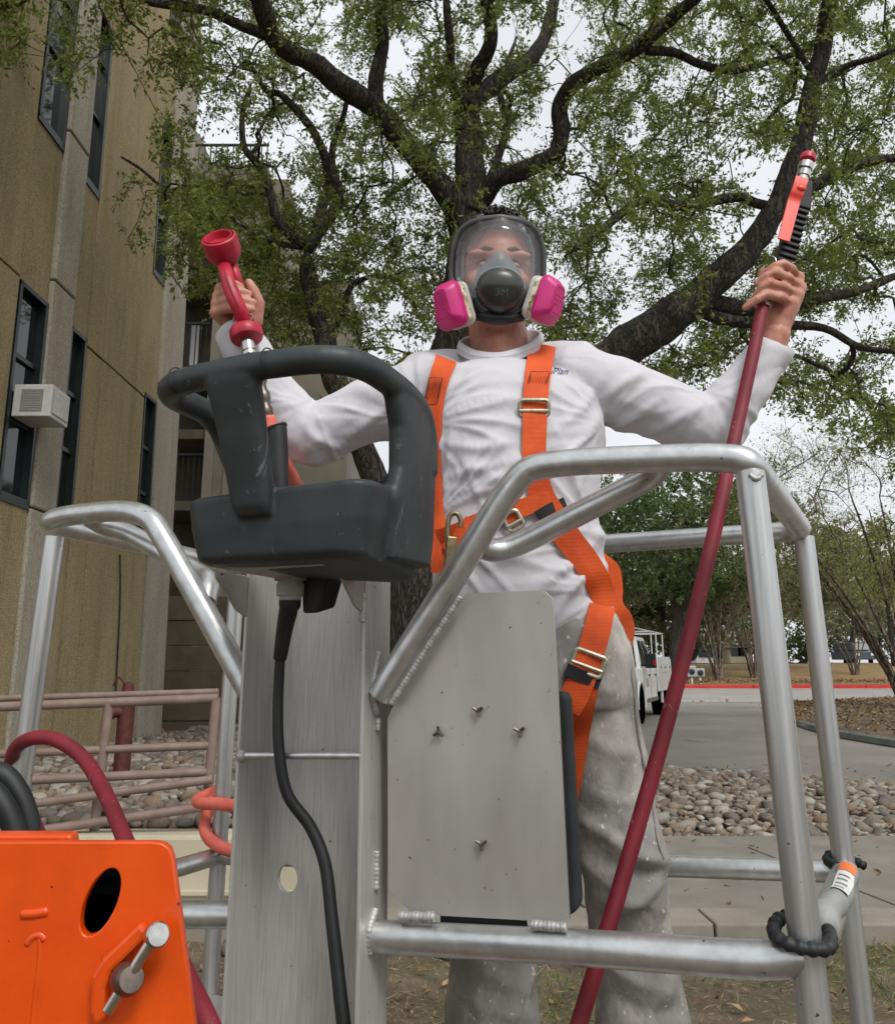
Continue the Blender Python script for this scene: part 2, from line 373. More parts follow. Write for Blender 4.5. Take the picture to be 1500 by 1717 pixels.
def glass_thin(name, tint, haze, rough=.03, hcol=(196, 202, 206)):
    m = Mat(name); t = m.N('BsdfTransparent'); t.inputs[0].default_value = tuple(lin(tint)) + (1,)
    g = m.N('BsdfGlossy', Roughness=rough); g.inputs['Color'].default_value = (1, 1, 1, 1)
    d1 = m.N('BsdfDiffuse'); d1.inputs['Color'].default_value = tuple(lin(hcol)) + (1,); d2 = m.N('BsdfTranslucent'); d2.inputs['Color'].default_value = (.95, .96, .97, 1); d = m.N('MixShader'); m.L(d1.outputs[0], d.inputs[1]); m.L(d2.outputs[0], d.inputs[2])
    fr = m.N('Fresnel', IOR=1.5); ge = m.N('NewGeometry'); m.L(m.math('SUBTRACT', 1.5, m.math('MULTIPLY', ge.outputs['Backfacing'], .8333)), fr.inputs['IOR']); a = m.N('MixShader'); b = m.N('MixShader'); b.inputs[0].default_value = haze
    m.L(fr.outputs[0], a.inputs[0]); m.L(t.outputs[0], a.inputs[1]); m.L(g.outputs[0], a.inputs[2])
    m.L(a.outputs[0], b.inputs[1]); m.L(d.outputs[0], b.inputs[2]); m.L(b.outputs[0], m.o.inputs['Surface']); return m.m
MAT['visor'] = glass_thin('clear hazed visor', (252, 252, 253), .20, .07)  # milky haze mixed in as an even pale veil
# ================================================================== THE SETTING
def soil_mat():
    m = Mat('dry soil and thatch'); f = m.noise(3, 7, (1, 1, 1), .65)
    base = m.ramp(f, [(.25, lin((66, 56, 44))), (.5, lin((100, 87, 70))), (.75, lin((138, 124, 102)))])
    g = m.noise(1.1, 5); base = m.mix(m.math('MULTIPLY', m.ramp(g, [(.52, (0, 0, 0)), (.62, (1, 1, 1))]), .5), base, lin((92, 100, 60)))
    d = m.noise(45, 4); base = m.mix(m.math('MULTIPLY', m.ramp(d, [(.6, (0, 0, 0)), (.7, (1, 1, 1))]), .6), base, lin((176, 162, 136)))
    m.color(base); m.set(Roughness=.95); m.bump(m.noise(30, 6, (1, 1, 1), .7), .8, .03); return m.m
MAT['soil'] = soil_mat()
def concrete(name, c1, c2, sc=4, spots=(90, 88, 82), b=.35):
    m = Mat(name); f = m.noise(sc, 7, (1, 1, 1), .62); base = m.ramp(f, [(.28, lin(c1)), (.72, lin(c2))])
    s = m.noise(sc*28, 3); base = m.mix(m.math('MULTIPLY', m.ramp(s, [(.62, (0, 0, 0)), (.7, (1, 1, 1))]), .45), base, lin(spots))
    k = m.noise(sc*.35, 5); base = m.mix(m.math('MULTIPLY', m.ramp(k, [(.45, (0, 0, 0)), (.7, (1, 1, 1))]), .4), base, lin(tuple(int(q*.78) for q in c1)))
    m.color(base); m.set(Roughness=.9); m.bump(m.noise(sc*40, 4), b, .004); return m.m
MAT['sidewalk'] = concrete('old pavement concrete', (116, 112, 103), (136, 132, 122))
MAT['kerb'] = concrete('pale kerb concrete', (124, 119, 108), (148, 142, 130))
MAT['kerbgreen'] = concrete('mossy kerb', (84, 92, 86), (112, 116, 106))
MAT['redkerb'] = concrete('red painted kerb', (190, 38, 46), (214, 56, 60), 2, (150, 40, 40), .1)
MAT['cream'] = concrete('cream painted wall', (170, 162, 140), (188, 180, 157), 1.6, (150, 140, 116), .12)
def asphalt():
    m = Mat('worn asphalt'); f = m.noise(.5, 7, (1, 1, 1), .65); base = m.ramp(f, [(.3, lin((104, 100, 92))), (.7, lin((134, 129, 119)))])
    s = m.noise(120, 3); base = m.mix(m.math('MULTIPLY', m.ramp(s, [(.55, (0, 0, 0)), (.7, (1, 1, 1))]), .5), base, lin((160, 157, 150)))
    v = m.N('TexVoronoi', feature='DISTANCE_TO_EDGE', Scale=.33); m.L(m.co(), v.inputs['Vector'])
    w = m.N('TexVoronoi', feature='DISTANCE_TO_EDGE', Scale=.33)
    nv = m.N('TexNoise', Scale=1.4, Detail=4.0); m.L(m.co(), nv.inputs['Vector'])
    av = m.N('MixRGB'); av.inputs[0].default_value = .35; m.L(m.co(), av.inputs[1]); m.L(nv.outputs['Color'], av.inputs[2]); m.L(av.outputs[0], w.inputs['Vector'])
    ck = m.ramp(w.outputs['Distance'], [(0, (1, 1, 1)), (.006, (0, 0, 0))]); msk = m.ramp(m.noise(.8, 3), [(.5, (0, 0, 0)), (.56, (1, 1, 1))])
    base = m.mix(m.math('MULTIPLY', m.math('MULTIPLY', ck, msk), .65), base, lin((58, 57, 54)))
    m.color(base); m.set(Roughness=.9); m.bump(m.noise(160, 3), .5, .006); return m.m
MAT['asphalt'] = asphalt()
MAT['lot'] = concrete('far pale pavement', (170, 168, 160), (190, 187, 178), .6)
def grassy(name, a, b, c):
    m = Mat(name); f = m.noise(1.2, 8, (1, 1, 1), .7); m.color(m.ramp(f, [(.25, lin(a)), (.5, lin(b)), (.75, lin(c))])); m.set(Roughness=.95)
    m.bump(m.noise(18, 6, (1, 1, 1), .7), .8, .05); return m.m
MAT['berm'] = grassy('dormant lawn with leaves', (104, 84, 54), (132, 108, 70), (152, 130, 88))
MAT['mulch'] = grassy('leafy mulch', (60, 50, 38), (92, 78, 58), (128, 110, 84))

def sheet(name, mat, pts, kind='structure', sub=None):
    mb = MB(); mb.add(pts, [tuple(range(len(pts)))]); o = mb.build(name, mat, None, False, fix=False); o['kind'] = kind; return o
# ground: one sheet to the horizon with a gentle unevenness near the basket
mb = MB(); xs = np.concatenate([[-400, -120, -40, -20], np.linspace(-9, 9, 90), [20, 40, 120, 400]]); ys = np.concatenate([[-60, -20, -6, -1], np.linspace(1.5, 7, 70), [9, 14, 22, 40, 80, 160, 700]])
XX, YY = np.meshgrid(xs, ys); P = np.stack([XX.ravel(), YY.ravel(), np.zeros(XX.size)], 1)
near = (np.abs(P[:, 0]) < 9) & (P[:, 1] > 1.4) & (P[:, 1] < 4.7); P[near, 2] = (fbm(P[near] * 1.7, 4) * .018 - .02)
P[~near, 2] = -.012
nx = len(xs); fs = [(j*nx+i, j*nx+i+1, (j+1)*nx+i+1, (j+1)*nx+i) for j in range(len(ys)-1) for i in range(nx-1)]
mb.add(P, fs); ground = mb.build('ground', MAT['soil'], None, 'all', fix=False); tag(ground, 'bare dry soil with thatch round the lift', kind='structure')

# road
y0, y1 = 6.95, 46.0
road = sheet('road', MAT['asphalt'], [(1.0, y0, .004), (110, y0, .004), (110, y1, .004), (-60, y1, .004), (-60, 24, .004), (1.0, 24, .004)]); tag(road, 'worn grey asphalt drive')
apron = sheet('road_apron', concrete('pale worn asphalt', (136, 133, 126), (156, 153, 145), .8), [(-60, 30, .010), (110, 30, .010), (110, 45.99, .010), (-60, 45.99, .010)]); apron['label'] = 'paler pavement strip in front of the red kerb'
# pavement: slabs of the walk, each its own piece, and the pale edge strip
walk = thing('pavement', None, None, (0, 5.8, 0)); del_keys = None
walk['kind'] = 'structure'; walk['label'] = 'grey concrete walk behind the lift basket'
cuts = [-1.6, .9, 2.62, 5.0, 7.4, 9.8]
jd = unit(np.array(G(1218, 1478)) - np.array(G(1300, 1540)))     # the joints run askew
for a, b in zip(cuts[:-1], cuts[1:]):
    m_ = MB(); s = .30
    def pt(x, y, z): return (x - s * (y - 5.0) * .55, y, z)
    g_ = .008
    lo = [pt(a+g_, 4.92, -.1), pt(b-g_, 4.92, -.1), pt(b-g_, 6.5, -.1), pt(a+g_, 6.5, -.1)]; hi = [(p[0], p[1], .06) for p in lo]
    m_.hexa(lo, hi); m_.build('slab', MAT['sidewalk'], walk, False, .008)
for a, b in zip(np.arange(-1.6, 9.8, 3.1), np.arange(-1.6, 9.8, 3.1) + 3.09):
    m_ = MB(); m_.box2((a, 4.62, -.12), (b, 4.905, .075)); m_.build('edge_strip', MAT['kerb'], walk, False, .012)
    m_ = MB(); m_.box2((a, 6.515, -.12), (b, 6.93, .052)); m_.build('gutter', MAT['sidewalk'], walk, False, .012)

# ------------------------------------------------------------------ stones
STONE = []
cols = [((112, 103, 92), (142, 131, 118)), ((126, 119, 109), (160, 152, 141)), ((94, 83, 75), (124, 111, 101)), ((138, 132, 121), (174, 168, 157)), ((90, 85, 78), (118, 111, 102)), ((114, 97, 80), (144, 126, 106))]
stone_mats = [M2('river stone', a, b, 9, .8, 0, .4, 60, .004, lo=.3, hi=.7) for a, b in cols]
def stone_mesh(k):
    bm = bmesh.new(); bmesh.ops.create_icosphere(bm, subdivisions=2, radius=1.0); r = np.random.default_rng(k)
    v = np.array([q.co for q in bm.verts]); n = fbm(v * 1.5 + k * 7.7, 3); v = np.sign(v)*np.abs(v)**.78; v = v * (1 + .30 * n[:, None]); v *= np.array([1, r.uniform(.6, .85), r.uniform(.42, .7)])
    for q, c in zip(bm.verts, v): q.co = c
    me = bpy.data.meshes.new('stone'); bm.to_mesh(me); bm.free(); me.shade_smooth(); return me
stone_meshes = []
for k in range(24):
    me = stone_mesh(k); me.materials.append(stone_mats[k % 6]); stone_meshes.append(me)
def stone_field(bed, samples, n_obj, view=True):
    """samples: list of (x,y,z,size); the ones that show largest become stones of their own, the rest one heap"""
    samples = sorted(samples, key=lambda q: -q[3] / max(1, q[1]))
    for i, (x, y, z, s) in enumerate(samples[:n_obj]):
        o = bpy.data.objects.new('stone', stone_meshes[rd.randrange(24)]); COL.objects.link(o); o.parent = bed
        o.location = np.array([x, y, z]) - root_loc(bed); o.scale = (s, s, s); o.rotation_euler = (rd.uniform(-.4, .4), rd.uniform(-.4, .4), rd.uniform(0, 6.3))
    rest = samples[n_obj:]
    if rest:
        me = bpy.data.meshes.new('heap'); vs, fs, mi, n = [], [], [], 0
        base = [(getv(m), [tuple(p.vertices) for p in m.polygons]) for m in stone_meshes[:6]]
        for (x, y, z, s) in rest:
            k = rd.randrange(6); v, f = base[k]; a = rd.uniform(0, 6.3); c, d = math.cos(a), math.sin(a)
            w = v * s; w = np.stack([w[:, 0]*c - w[:, 1]*d, w[:, 0]*d + w[:, 1]*c, w[:, 2]], 1) + (x, y, z)
            vs.append(w); fs += [tuple(q+n for q in t) for t in f]; mi += [k]*len(f); n += len(v)
        me.from_pydata((np.concatenate(vs) - root_loc(bed)).tolist(), [], fs)
        for q in stone_mats: me.materials.append(q)
        me.polygons.foreach_set('material_index', mi); me.update(); o = finish(me, 'stone_heap', None, bed, 'all'); o['kind'] = 'stuff'
# bed on the right of the person, beyond the walk
bx0, bx1 = 1.2, 9.5
bed_r = thing('stone_bed', None, None, (4, 8, 0)); bed_r['kind'] = 'structure'; bed_r['label'] = 'bed of tan river stones between the walk and the road'
def bed_far(x):   # far boundary of the bed
    return np.interp(x, [0, 2.6, 4.2, 5.0, 6.5, 10], [11.8, 11.6, 10.6, 9.6, 8.6, 8.2])
smp = []; tries = 0; grid = {}
while tries < 34000 and len(smp) < 3600:
    tries += 1; x = rd.uniform(bx0, bx1); y = rd.uniform(7.02, bed_far(x)); s = rd.choice([.032, .04, .046, .052, .06, .07, .085])
    key = (int(x*4), int(y*4)); ok = True
    for i in (-1, 0, 1):
        for j in (-1, 0, 1):
            for (a, b, c) in grid.get((key[0]+i, key[1]+j), []):
                if (a-x)**2 + (b-y)**2 < (.72*(s+c))**2: ok = False
    if not ok: continue
    grid.setdefault(key, []).append((x, y, s)); t = (y-7.0) / max(.1, bed_far(x)-7.0); zz = .02 + .10*math.sin(math.pi*min(1, max(0, t)))
    smp.append((x, y, zz + rd.uniform(-.01, .03), s))
fill = [(rd.uniform(bx0, bx1), 7.0 + abs(rd.gauss(0, .1)), .03, rd.uniform(.015, .03)) for _ in range(500)]
vis = [q for q in smp if q[0] > 1.7]; hid = [q for q in smp if q[0] <= 1.7]
stone_field(bed_r, vis, 185)
fo = [q for q in fill]; stone_field(bed_r, fo + hid, 0)
mbd = MB(); n_ = 40; rows = []
for t in np.linspace(0, 1, 10):
    rows.append([(x, 6.95 + t*(bed_far(x)-6.95), .012 + .085*math.sin(math.pi*t)) for x in np.linspace(bx0, bx1, n_)])
mbd.loft(rows, False, False); mbd.build('bed_soil', MAT['mulch'], bed_r, 'all')
# bed on the left, behind the ramp wall
bed_l = thing('stone_bed', None, None, (-3, 9, .3)); bed_l['kind'] = 'structure'; bed_l['label'] = 'bed of pale stones between ramp rail and building'
def zl(y): return float(np.interp(y, [5, 9, 15, 20], [.42, .30, .09, .09]))
mbd = MB(); mbd.loft([[(-6.5, y, zl(y)-.03), (-1.0, y, zl(y)-.03), (-.6, y, zl(y)-.05), (-.3, y, -.05)] for y in (5.1, 7, 9, 12, 15, 20)], False, False); mbd.build('bed_soil', MAT['mulch'], bed_l, 'all')
smp = []; grid = {}
for _ in range(9000):
    y = 5.25 + 12*rd.random()**1.5; x = rd.uniform(-4.9 if y < 16 else -4.3, -.9); s = rd.choice([.04, .046, .055, .06, .07, .085])
    key = (int(x*4), int(y*4)); ok = True
    for i in (-1, 0, 1):
        for j in (-1, 0, 1):
            for (a, b, c) in grid.get((key[0]+i, key[1]+j), []):
                if (a-x)**2 + (b-y)**2 < (.74*(s+c))**2: ok = False
    if ok: grid.setdefault(key, []).append((x, y, s)); smp.append((x, y, zl(y) + rd.uniform(-.01, .03), s))
# only those inside the picture become stones of their own
def topx(p):
    d = np.asarray(p) - CAM; yc = d[1]*cT + d[2]*sT; return CX + F*d[0]/yc, CY - F*(-d[1]*sT + d[2]*cT)/yc
inv, outv = [], []
for q in smp:
    px, py = topx(q[:3]); (inv if (-10 < px < 372 and py < 1400) else outv).append(q)
stone_field(bed_l, inv, 112); stone_field(bed_l, outv, 0)

# ------------------------------------------------------------------ ramp wall, handrail, standpipe
rw = thing('ramp_wall', 'low cream painted concrete wall carrying the mauve handrail', 'wall', (-2.2, 5.0, 0))
m_ = MB(); m_.box2((-6.0, 4.9, -.2), (-.55, 5.12, .43)); m_.build('wall_face', MAT['cream'], rw, False, .02)
m_ = MB(); m_.box2((-6.0, 4.872, .135), (-.55, 4.898, .165)); m_.build('ledge_line', MAT['cream'], rw, False, .006)
m_ = MB(); m_.box2((-6.0, 4.66, -.2), (-.55, 4.87, .06)); m_.build('footing', MAT['cream'], rw, False, .015)
MAT['rail'] = M2('mauve brown rail paint', (122, 104, 95), (138, 119, 109), 12, .45, 0, .1, 90, .001)
hr = thing('handrail', 'mauve painted pipe handrail beside the building ramp', 'railing', (-2.2, 5.0, .43))
def rl(name, pts, r=.024, n=10): m_ = MB(); m_.tube(pts, r, n); m_.build(name, MAT['rail'], hr)
YR = 5.05
rl('top_rail', [U(-120, 1190, YR+.0), U(366, 1171, YR)], .028)
rl('top_rail', [U(-120, 1175, YR+.5), U(366, 1160, YR+.5)], .022)
rl('rail', [U(-120, 1269, YR), U(357, 1250, YR)], .024)
rl('rail', [U(-120, 1316, YR), U(357, 1294, YR)], .026)
rl('rail', [U(-120, 1372, YR-.08), U(357, 1307, YR-.08)], .024)
rl('rail', [U(-120, 1420, YR-.08), U(350, 1352, YR-.08)], .026)
a = U(362, 1171, YR); rl('post', [a, (a[0]-.02, YR, .43)], .028)
a = U(183, 1176, YR); rl('post', [a, (a[0]-.02, YR, .43)], .028)
a = U(-60, 1182, YR); rl('post', [a, (a[0]-.02, YR, .43)], .028)
MAT['oxide'] = M2('oxide red pipe', (74, 34, 28), (98, 48, 40), 16, .6, 0, .3, 60, .003)
sp = thing('standpipe', 'oxide red standpipe with capped outlet by the building wall', 'pipe', U(200, 1300, 8))
pb = U(203, 1300, 8); pt_ = U(203, 1165, 8)
m_ = MB(); m_.lathe(pb, (0, 0, 1), [(-.1, .075), (.62, .075), (.63, .085), (.70, .085), (.71, .06), (.80, .05), (.82, .0)], 16); m_.build('pipe', MAT['oxide'], sp)
m_ = MB(); m_.lathe(np.array(pb)+(0, 0, .55), (-.75, -.65, 0), [(0, .05), (.12, .05), (.121, .062), (.17, .062), (.18, .02)], 14); m_.build('outlet', MAT['oxide'], sp)
m_ = MB(); m_.tube(spline([np.array(pb)+(-.03, 0, .8), np.array(pb)+(-.1, .0, .86), np.array(pb)+(-.14, 0, .78)], 5), .012, 8); m_.build('chain', MAT['oxide'], sp)

# ------------------------------------------------------------------ the building on the left
def aggregate(name, a, b, c):
    m = Mat(name); f = m.noise(2.2, 6, (1, 1, .35), .6); base = m.ramp(f, [(.3, lin(a)), (.7, lin(b))])
    v = m.N('TexVoronoi', Scale=85.0); m.L(m.co(), v.inputs['Vector']); base = m.mix(.42, base, m.ramp(v.outputs['Color'], [(.1, lin(tuple(q*.62 for q in a))), (.5, lin(b)), (.9, lin(c))]))
    st = m.noise(3.5, 6, (1.2, 1.2, .12), .7); base = m.mix(m.math('MULTIPLY', m.ramp(st, [(.48, (0, 0, 0)), (.75, (1, 1, 1))]), .42), base, lin(tuple(q*.66 for q in a)))
    m.color(base); m.set(Roughness=.95); m.bump(v.outputs['Distance'], .5, .008); m.bump(m.noise(14, 4), .3, .02); return m.m
MAT['panel'] = aggregate('tan exposed aggregate', (132, 117, 84), (160, 143, 106), (200, 183, 145))
MAT['pier'] = aggregate('grey exposed aggregate', (146, 139, 123), (170, 162, 145), (204, 197, 180))
MAT['farconc'] = concrete('weathered far concrete', (112, 107, 94), (134, 128, 113), 1.1)
MAT['frame'] = M2('dark green black window frame', (20, 30, 30), (30, 40, 40), 8, .4)
def pane_mat():
    m = Mat('dark window glass'); m.color(lin((26, 34, 34))); m.set(Roughness=.04, IOR=1.5); m.b.inputs['Specular IOR Level'].default_value = .5
    m.bump(m.noise(1.3, 2), .04, .05); return m.m
MAT['pane'] = pane_mat()
K0 = -4.985
def Wp(px, py, out=0.0):      # wall plane x = .029 y + K0
    r = ray(px, py); t = (K0 + out) / (r[0] - .029*r[1]); return CAM + r*t
def wx(y, out=0.0): return .029*y + K0 + out
bl = thing('concrete_building', 'tall tan aggregate building with grey piers and narrow dark windows', 'building', (wx(12), 12, 0))
def slabw(name, ya, yb, z0, z1, o0, o1, mat, parent=bl, bev=.01):
    m_ = MB(); m_.hexa([(wx(ya, o0), ya, z0), (wx(ya, o1), ya, z0), (wx(yb, o1), yb, z0), (wx(yb, o0), yb, z0)],
                       [(wx(ya, o0), ya, z1), (wx(ya, o1), ya, z1), (wx(yb, o1), yb, z1), (wx(yb, o0), yb, z1)])
    return m_.build(name, mat, parent, False, bev)
def Yw(px, py=700): return Wp(px, py)[1]
def Zw(px, py): return Wp(px, py)[2]
# horizontal positions of the bays, heights of the window bands
yA0, yA1 = Yw(4, 840), Yw(57, 846)              # first window
yP0, yP1 = yA1 + .02, Yw(99, 850)              # first pier
yB0, yB1 = yP1 + .02, Yw(131, 840)              # second window
yC0 = Yw(238, 850); yC1 = Yw(259, 850)          # third window
yQ0, yQ1 = yC1 + .02, Yw(293, 900)              # end pier
zl0, zl1 = Zw(30, 838), Zw(62, 478)
zu0 = Zw(88, 196); zu1 = zu0 + (zl1 - zl0) + .3
TOP = 17.0
bands = [(-.3, zl0), (zl1, zu0), (zu1, zu1 + (zu0 - zl1)), (zu1 + (zu0 - zl1) + 2.9, TOP)]
wb = [(zl0, zl1), (zu0, zu1), (zu1 + (zu0 - zl1), zu1 + (zu0 - zl1) + 2.9)]

slabw('core_wall', 2.0, yQ1 - .1, -.3, TOP, -3.0, -.36, MAT['frame'], bl, 0)
seams = [2.0, 3.4, 4.8, 6.2, 7.4, yA0 - .9, yA0 - .03]
for a, b in zip(seams[:-1], seams[1:]):
    for z0, z1 in ((-.3, zl1), (zl1 + .03, zu1), (zu1 + .03, TOP)):
        slabw('wall_panel', a + .012, b - .012, z0, z1, -.35, rd.uniform(-.004, .004), MAT['panel'])
for a, b in ((yA0, yA1), (yB0, yB1), (yC0, yC1)):
    for z0, z1 in bands: slabw('spandrel', a, b, z0, z1 - .0, -.35, -.02 + rd.uniform(-.004, .004), MAT['panel'])
mids = [yB1 + .03, yB1 + .03 + (yC0 - yB1)*.22, yB1 + (yC0 - yB1)*.6, yC0 - .02]
for a, b in zip(mids[:-1], mids[1:]):
    for z0, z1 in ((-.3, zl1 - .12), (zl1 - .09, zu1), (zu1 + .03, TOP)):
        slabw('wall_panel', a + .01, b - .01, z0, z1, -.35, rd.uniform(-.006, .006), MAT['panel'])
for a, b in ((yP0, yP1), (yQ0, yQ1)):
    for z0, z1, o in ((-.3, zl0 - .02, .02), (zl0 + .0, zl1 + .35, .03), (zl1 + .37, zu0 + .3, .04), (zu0 + .32, TOP, .05)):
        slabw('pier', a, b, z0, z1, -.35, o, MAT['pier'], bl, .025)
def window(ya, yb, z0, z1, splits):
    wf = slabw('window', ya, yb, z0, z1, -.34, -.16, MAT['frame'], bl, 0)
    wf.hide_render = False
    t = .06
    for nm, (a, b, c, d) in (('jamb', (ya, ya+t, z0, z1)), ('jamb', (yb-t, yb, z0, z1)), ('sill', (ya, yb, z0-.05, z0+t)), ('head', (ya, yb, z1-t, z1))):
        m_ = MB(); m_.hexa([(wx(a, -.155), a, c), (wx(a, -.0), a, c), (wx(b, -.0), b, c), (wx(b, -.155), b, c)], [(wx(a, -.155), a, d), (wx(a, -.0), a, d), (wx(b, -.0), b, d), (wx(b, -.155), b, d)]); m_.build(nm, MAT['frame'], wf, False)
    zz = [z0+t] + [z0 + (z1-z0)*s for s in splits] + [z1-t]
    for c, d in zip(zz[:-1], zz[1:]):
        m_ = MB(); q = .012 * rd.uniform(-1, 1); a, b = ya+t, yb-t
        m_.hexa([(wx(a, -.15), a, c+.03), (wx(a, -.10+q), a, c+.03), (wx(b, -.10), b, c+.03), (wx(b, -.15), b, c+.03)], [(wx(a, -.15), a, d-.03), (wx(a, -.10+q), a, d-.03), (wx(b, -.10), b, d-.03), (wx(b, -.15), b, d-.03)]); m_.build('pane', MAT['pane'], wf, False)
    for c in zz[1:-1]:
        m_ = MB(); m_.hexa([(wx(ya+t, -.15), ya+t, c-.03), (wx(ya+t, -.06), ya+t, c-.03), (wx(yb-t, -.06), yb-t, c-.03), (wx(yb-t, -.15), yb-t, c-.03)], [(wx(ya+t, -.15), ya+t, c+.03), (wx(ya+t, -.06), ya+t, c+.03), (wx(yb-t, -.06), yb-t, c+.03), (wx(yb-t, -.15), yb-t, c+.03)]); m_.build('mullion', MAT['frame'], wf, False)
for a, b in ((yA0, yA1), (yB0, yB1), (yC0, yC1)):
    window(a, b, wb[0][0], wb[0][1], (.36, .66)); window(a, b, wb[1][0], wb[1][1], (.42, .75)); window(a, b, wb[2][0], wb[2][1], (.5,))
m_ = MB(); q = [Wp(207, 930, .02), Wp(205, 1020, .02), Wp(195, 1170, .02)]; m_.tube(spline(q, 5), .012, 6); m_.build('wall_cable', MAT['black'], bl)
bl.rotation_euler = (0, -rad(1.0), 0)      # the facade batters back slightly
# air conditioner in the first window
ac0 = Wp(66, 690); acy = (yA0 + yA1)/2 + .05; acz0, acz1 = Zw(40, 705), Zw(52, 648); ach = .40; acz = (acz0+acz1)/2
ac = thing('air_conditioner', 'white window air conditioner jutting out of the lower left window', 'air conditioner', (wx(acy, .15), acy, acz - ach/2))
MAT['acwhite'] = M2('dirty white enamel', (196, 196, 192), (214, 214, 210), 10, .45)
MAT['acgrille'] = M2('grey grille', (150, 152, 150), (166, 168, 166), 40, .6)
m_ = MB(); m_.box2((wx(acy, -.12), acy-.26, acz-ach/2), (wx(acy, .34), acy+.26, acz+ach/2)); cs = m_.build('casing', MAT['acwhite'], ac, False, .012)
for k in range(13):
    z = acz - ach*.32 + ach*.64*k/12; m_ = MB(); m_.box2((wx(acy, -.02), acy-.272, z-.006), (wx(acy, .24), acy-.2605, z+.006)); m_.build('louver', MAT['acgrille'], ac, False)
m_ = MB(); m_.box2((wx(acy, .341), acy-.22, acz-ach*.38), (wx(acy, .35), acy+.22, acz+ach*.38)); gr = m_.build('rear_grille', MAT['acgrille'], ac, False, .004)
for k in range(15):
    y = acy - .2 + .4*k/14; m_ = MB(); m_.box2((wx(acy, .3505), y-.004, acz-ach*.36), (wx(acy, .356), y+.004, acz+ach*.36)); m_.build('grille_bar', MAT['acwhite'], gr, False)

# ------------------------------------------------------------------ wing with balconies behind it
fb = thing('balcony_block', 'weathered concrete wing with balconies and roof rail beyond the tan building', 'building', (-5, 20, 0))
def fbox(name, pxa, pxb, pya, pyb, Y, Y2, mat, par=fb, bev=.01, smooth=False):
    a = U(pxa, pya, Y); b = U(pxb, pyb, Y); pr = min(max((pya+pyb)/2, 300), 620); a[0] = U(pxa, pr, Y)[0]; b[0] = U(pxb, pr, Y)[0]; m_ = MB(); m_.box2((a[0], Y, min(a[2], b[2])), (b[0], Y2, max(a[2], b[2]))); return m_.build(name, mat, par, smooth, bev)
YF = 19.0
MAT['farshade'] = M2('balcony shade tone', (70, 63, 50), (84, 77, 62), 3, .9)  # darker tone carries the shade of the balcony recess in its colour
MAT['siding'] = M2('olive grey siding', (92, 84, 66), (108, 100, 80), 3, .8)
fbox('wall', 367, 470, 300, 1300, YF, YF+7, MAT['farconc']); fbox('wall', 470.5, 585, 470, 1300, YF+.4, YF+7, MAT['farconc'])
fbox('roof_slab', 300, 448, 276, 302, YF-.5, YF+5, MAT['farconc'])
fbox('stair_wall', 300, 330, 225, 300, YF+2.2, YF+5, MAT['farconc'])
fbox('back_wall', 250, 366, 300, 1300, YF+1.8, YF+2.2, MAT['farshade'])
for k, pxk in enumerate((384, 414, 444)):
    fbox('rib', pxk, pxk+9, 330, 1200, YF-.08, YF+.05, MAT['farconc'], fb, 0)
for y in (450, 624, 720, 840):
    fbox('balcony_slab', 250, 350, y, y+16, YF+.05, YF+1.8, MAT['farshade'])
for yt, yb in ((540, 620), (760, 838)):
    br = fbox('balcony_rail', 288, 350, yt, yt+4, YF+.1, YF+.16, MAT['frame'])
    for k in range(7): fbox('baluster', 290+k*9, 291.4+k*9, yt+4, yb, YF+.115, YF+.145, MAT['frame'], br, 0)
fbox('column', 350.5, 366.5, 452, 1300, YF-.12, YF+.04, MAT['farconc'])
rr = fbox('roof_rail', 318, 448, 240, 243.5, YF-.3, YF-.24, MAT['frame'])
for k in range(14): fbox('baluster', 320+k*9.6, 321.6+k*9.6, 243.5, 276, YF-.285, YF-.255, MAT['frame'], rr, 0)
for k in range(6):
    fbox('siding_board', 268, 640, 1000+k*42, 1040+k*42 , 17.2+.02*(k % 2), 17.5, MAT['siding'], fb, .008)
fbox('white_door', 318, 333, 545, 612, YF+1.72, YF+1.79, MAT['white'])

# ------------------------------------------------------------------ far kerb, lawn, lot
fk = thing('far_kerb', None, None, (10, 46, 0)); fk['kind'] = 'structure'; fk['label'] = 'red painted kerb along the far side of the drive'
for a in np.arange(-30, 70, 6.0):
    m_ = MB(); m_.box2((a, 46.0, -.1), (a+5.97, 46.25, .17)); m_.build('kerb_stone', MAT['redkerb'], fk, False, .02)
m_ = MB(); prof = [(46.27, .14), (48, .2), (52, .42), (58, .85), (64, 1.16), (70, 1.25), (90, 1.25), (140, 1.25), (400, 1.3)]
m_.loft([[(x, y, z + .05*math.sin(x*.7+y)) for x in np.linspace(-300, 300, 60)] for y, z in prof], False, False); lw = m_.build('lawn', MAT['berm'], None, 'all'); tag(lw, 'dormant brown lawn rising behind the red kerb', kind='structure')
lot = sheet('parking_lot', MAT['lot'], [(14, 71, 1.36), (200, 71, 1.36), (200, 84, 1.36), (14, 84, 1.36)]); lot['label'] = 'pale pavement beyond the lawn'
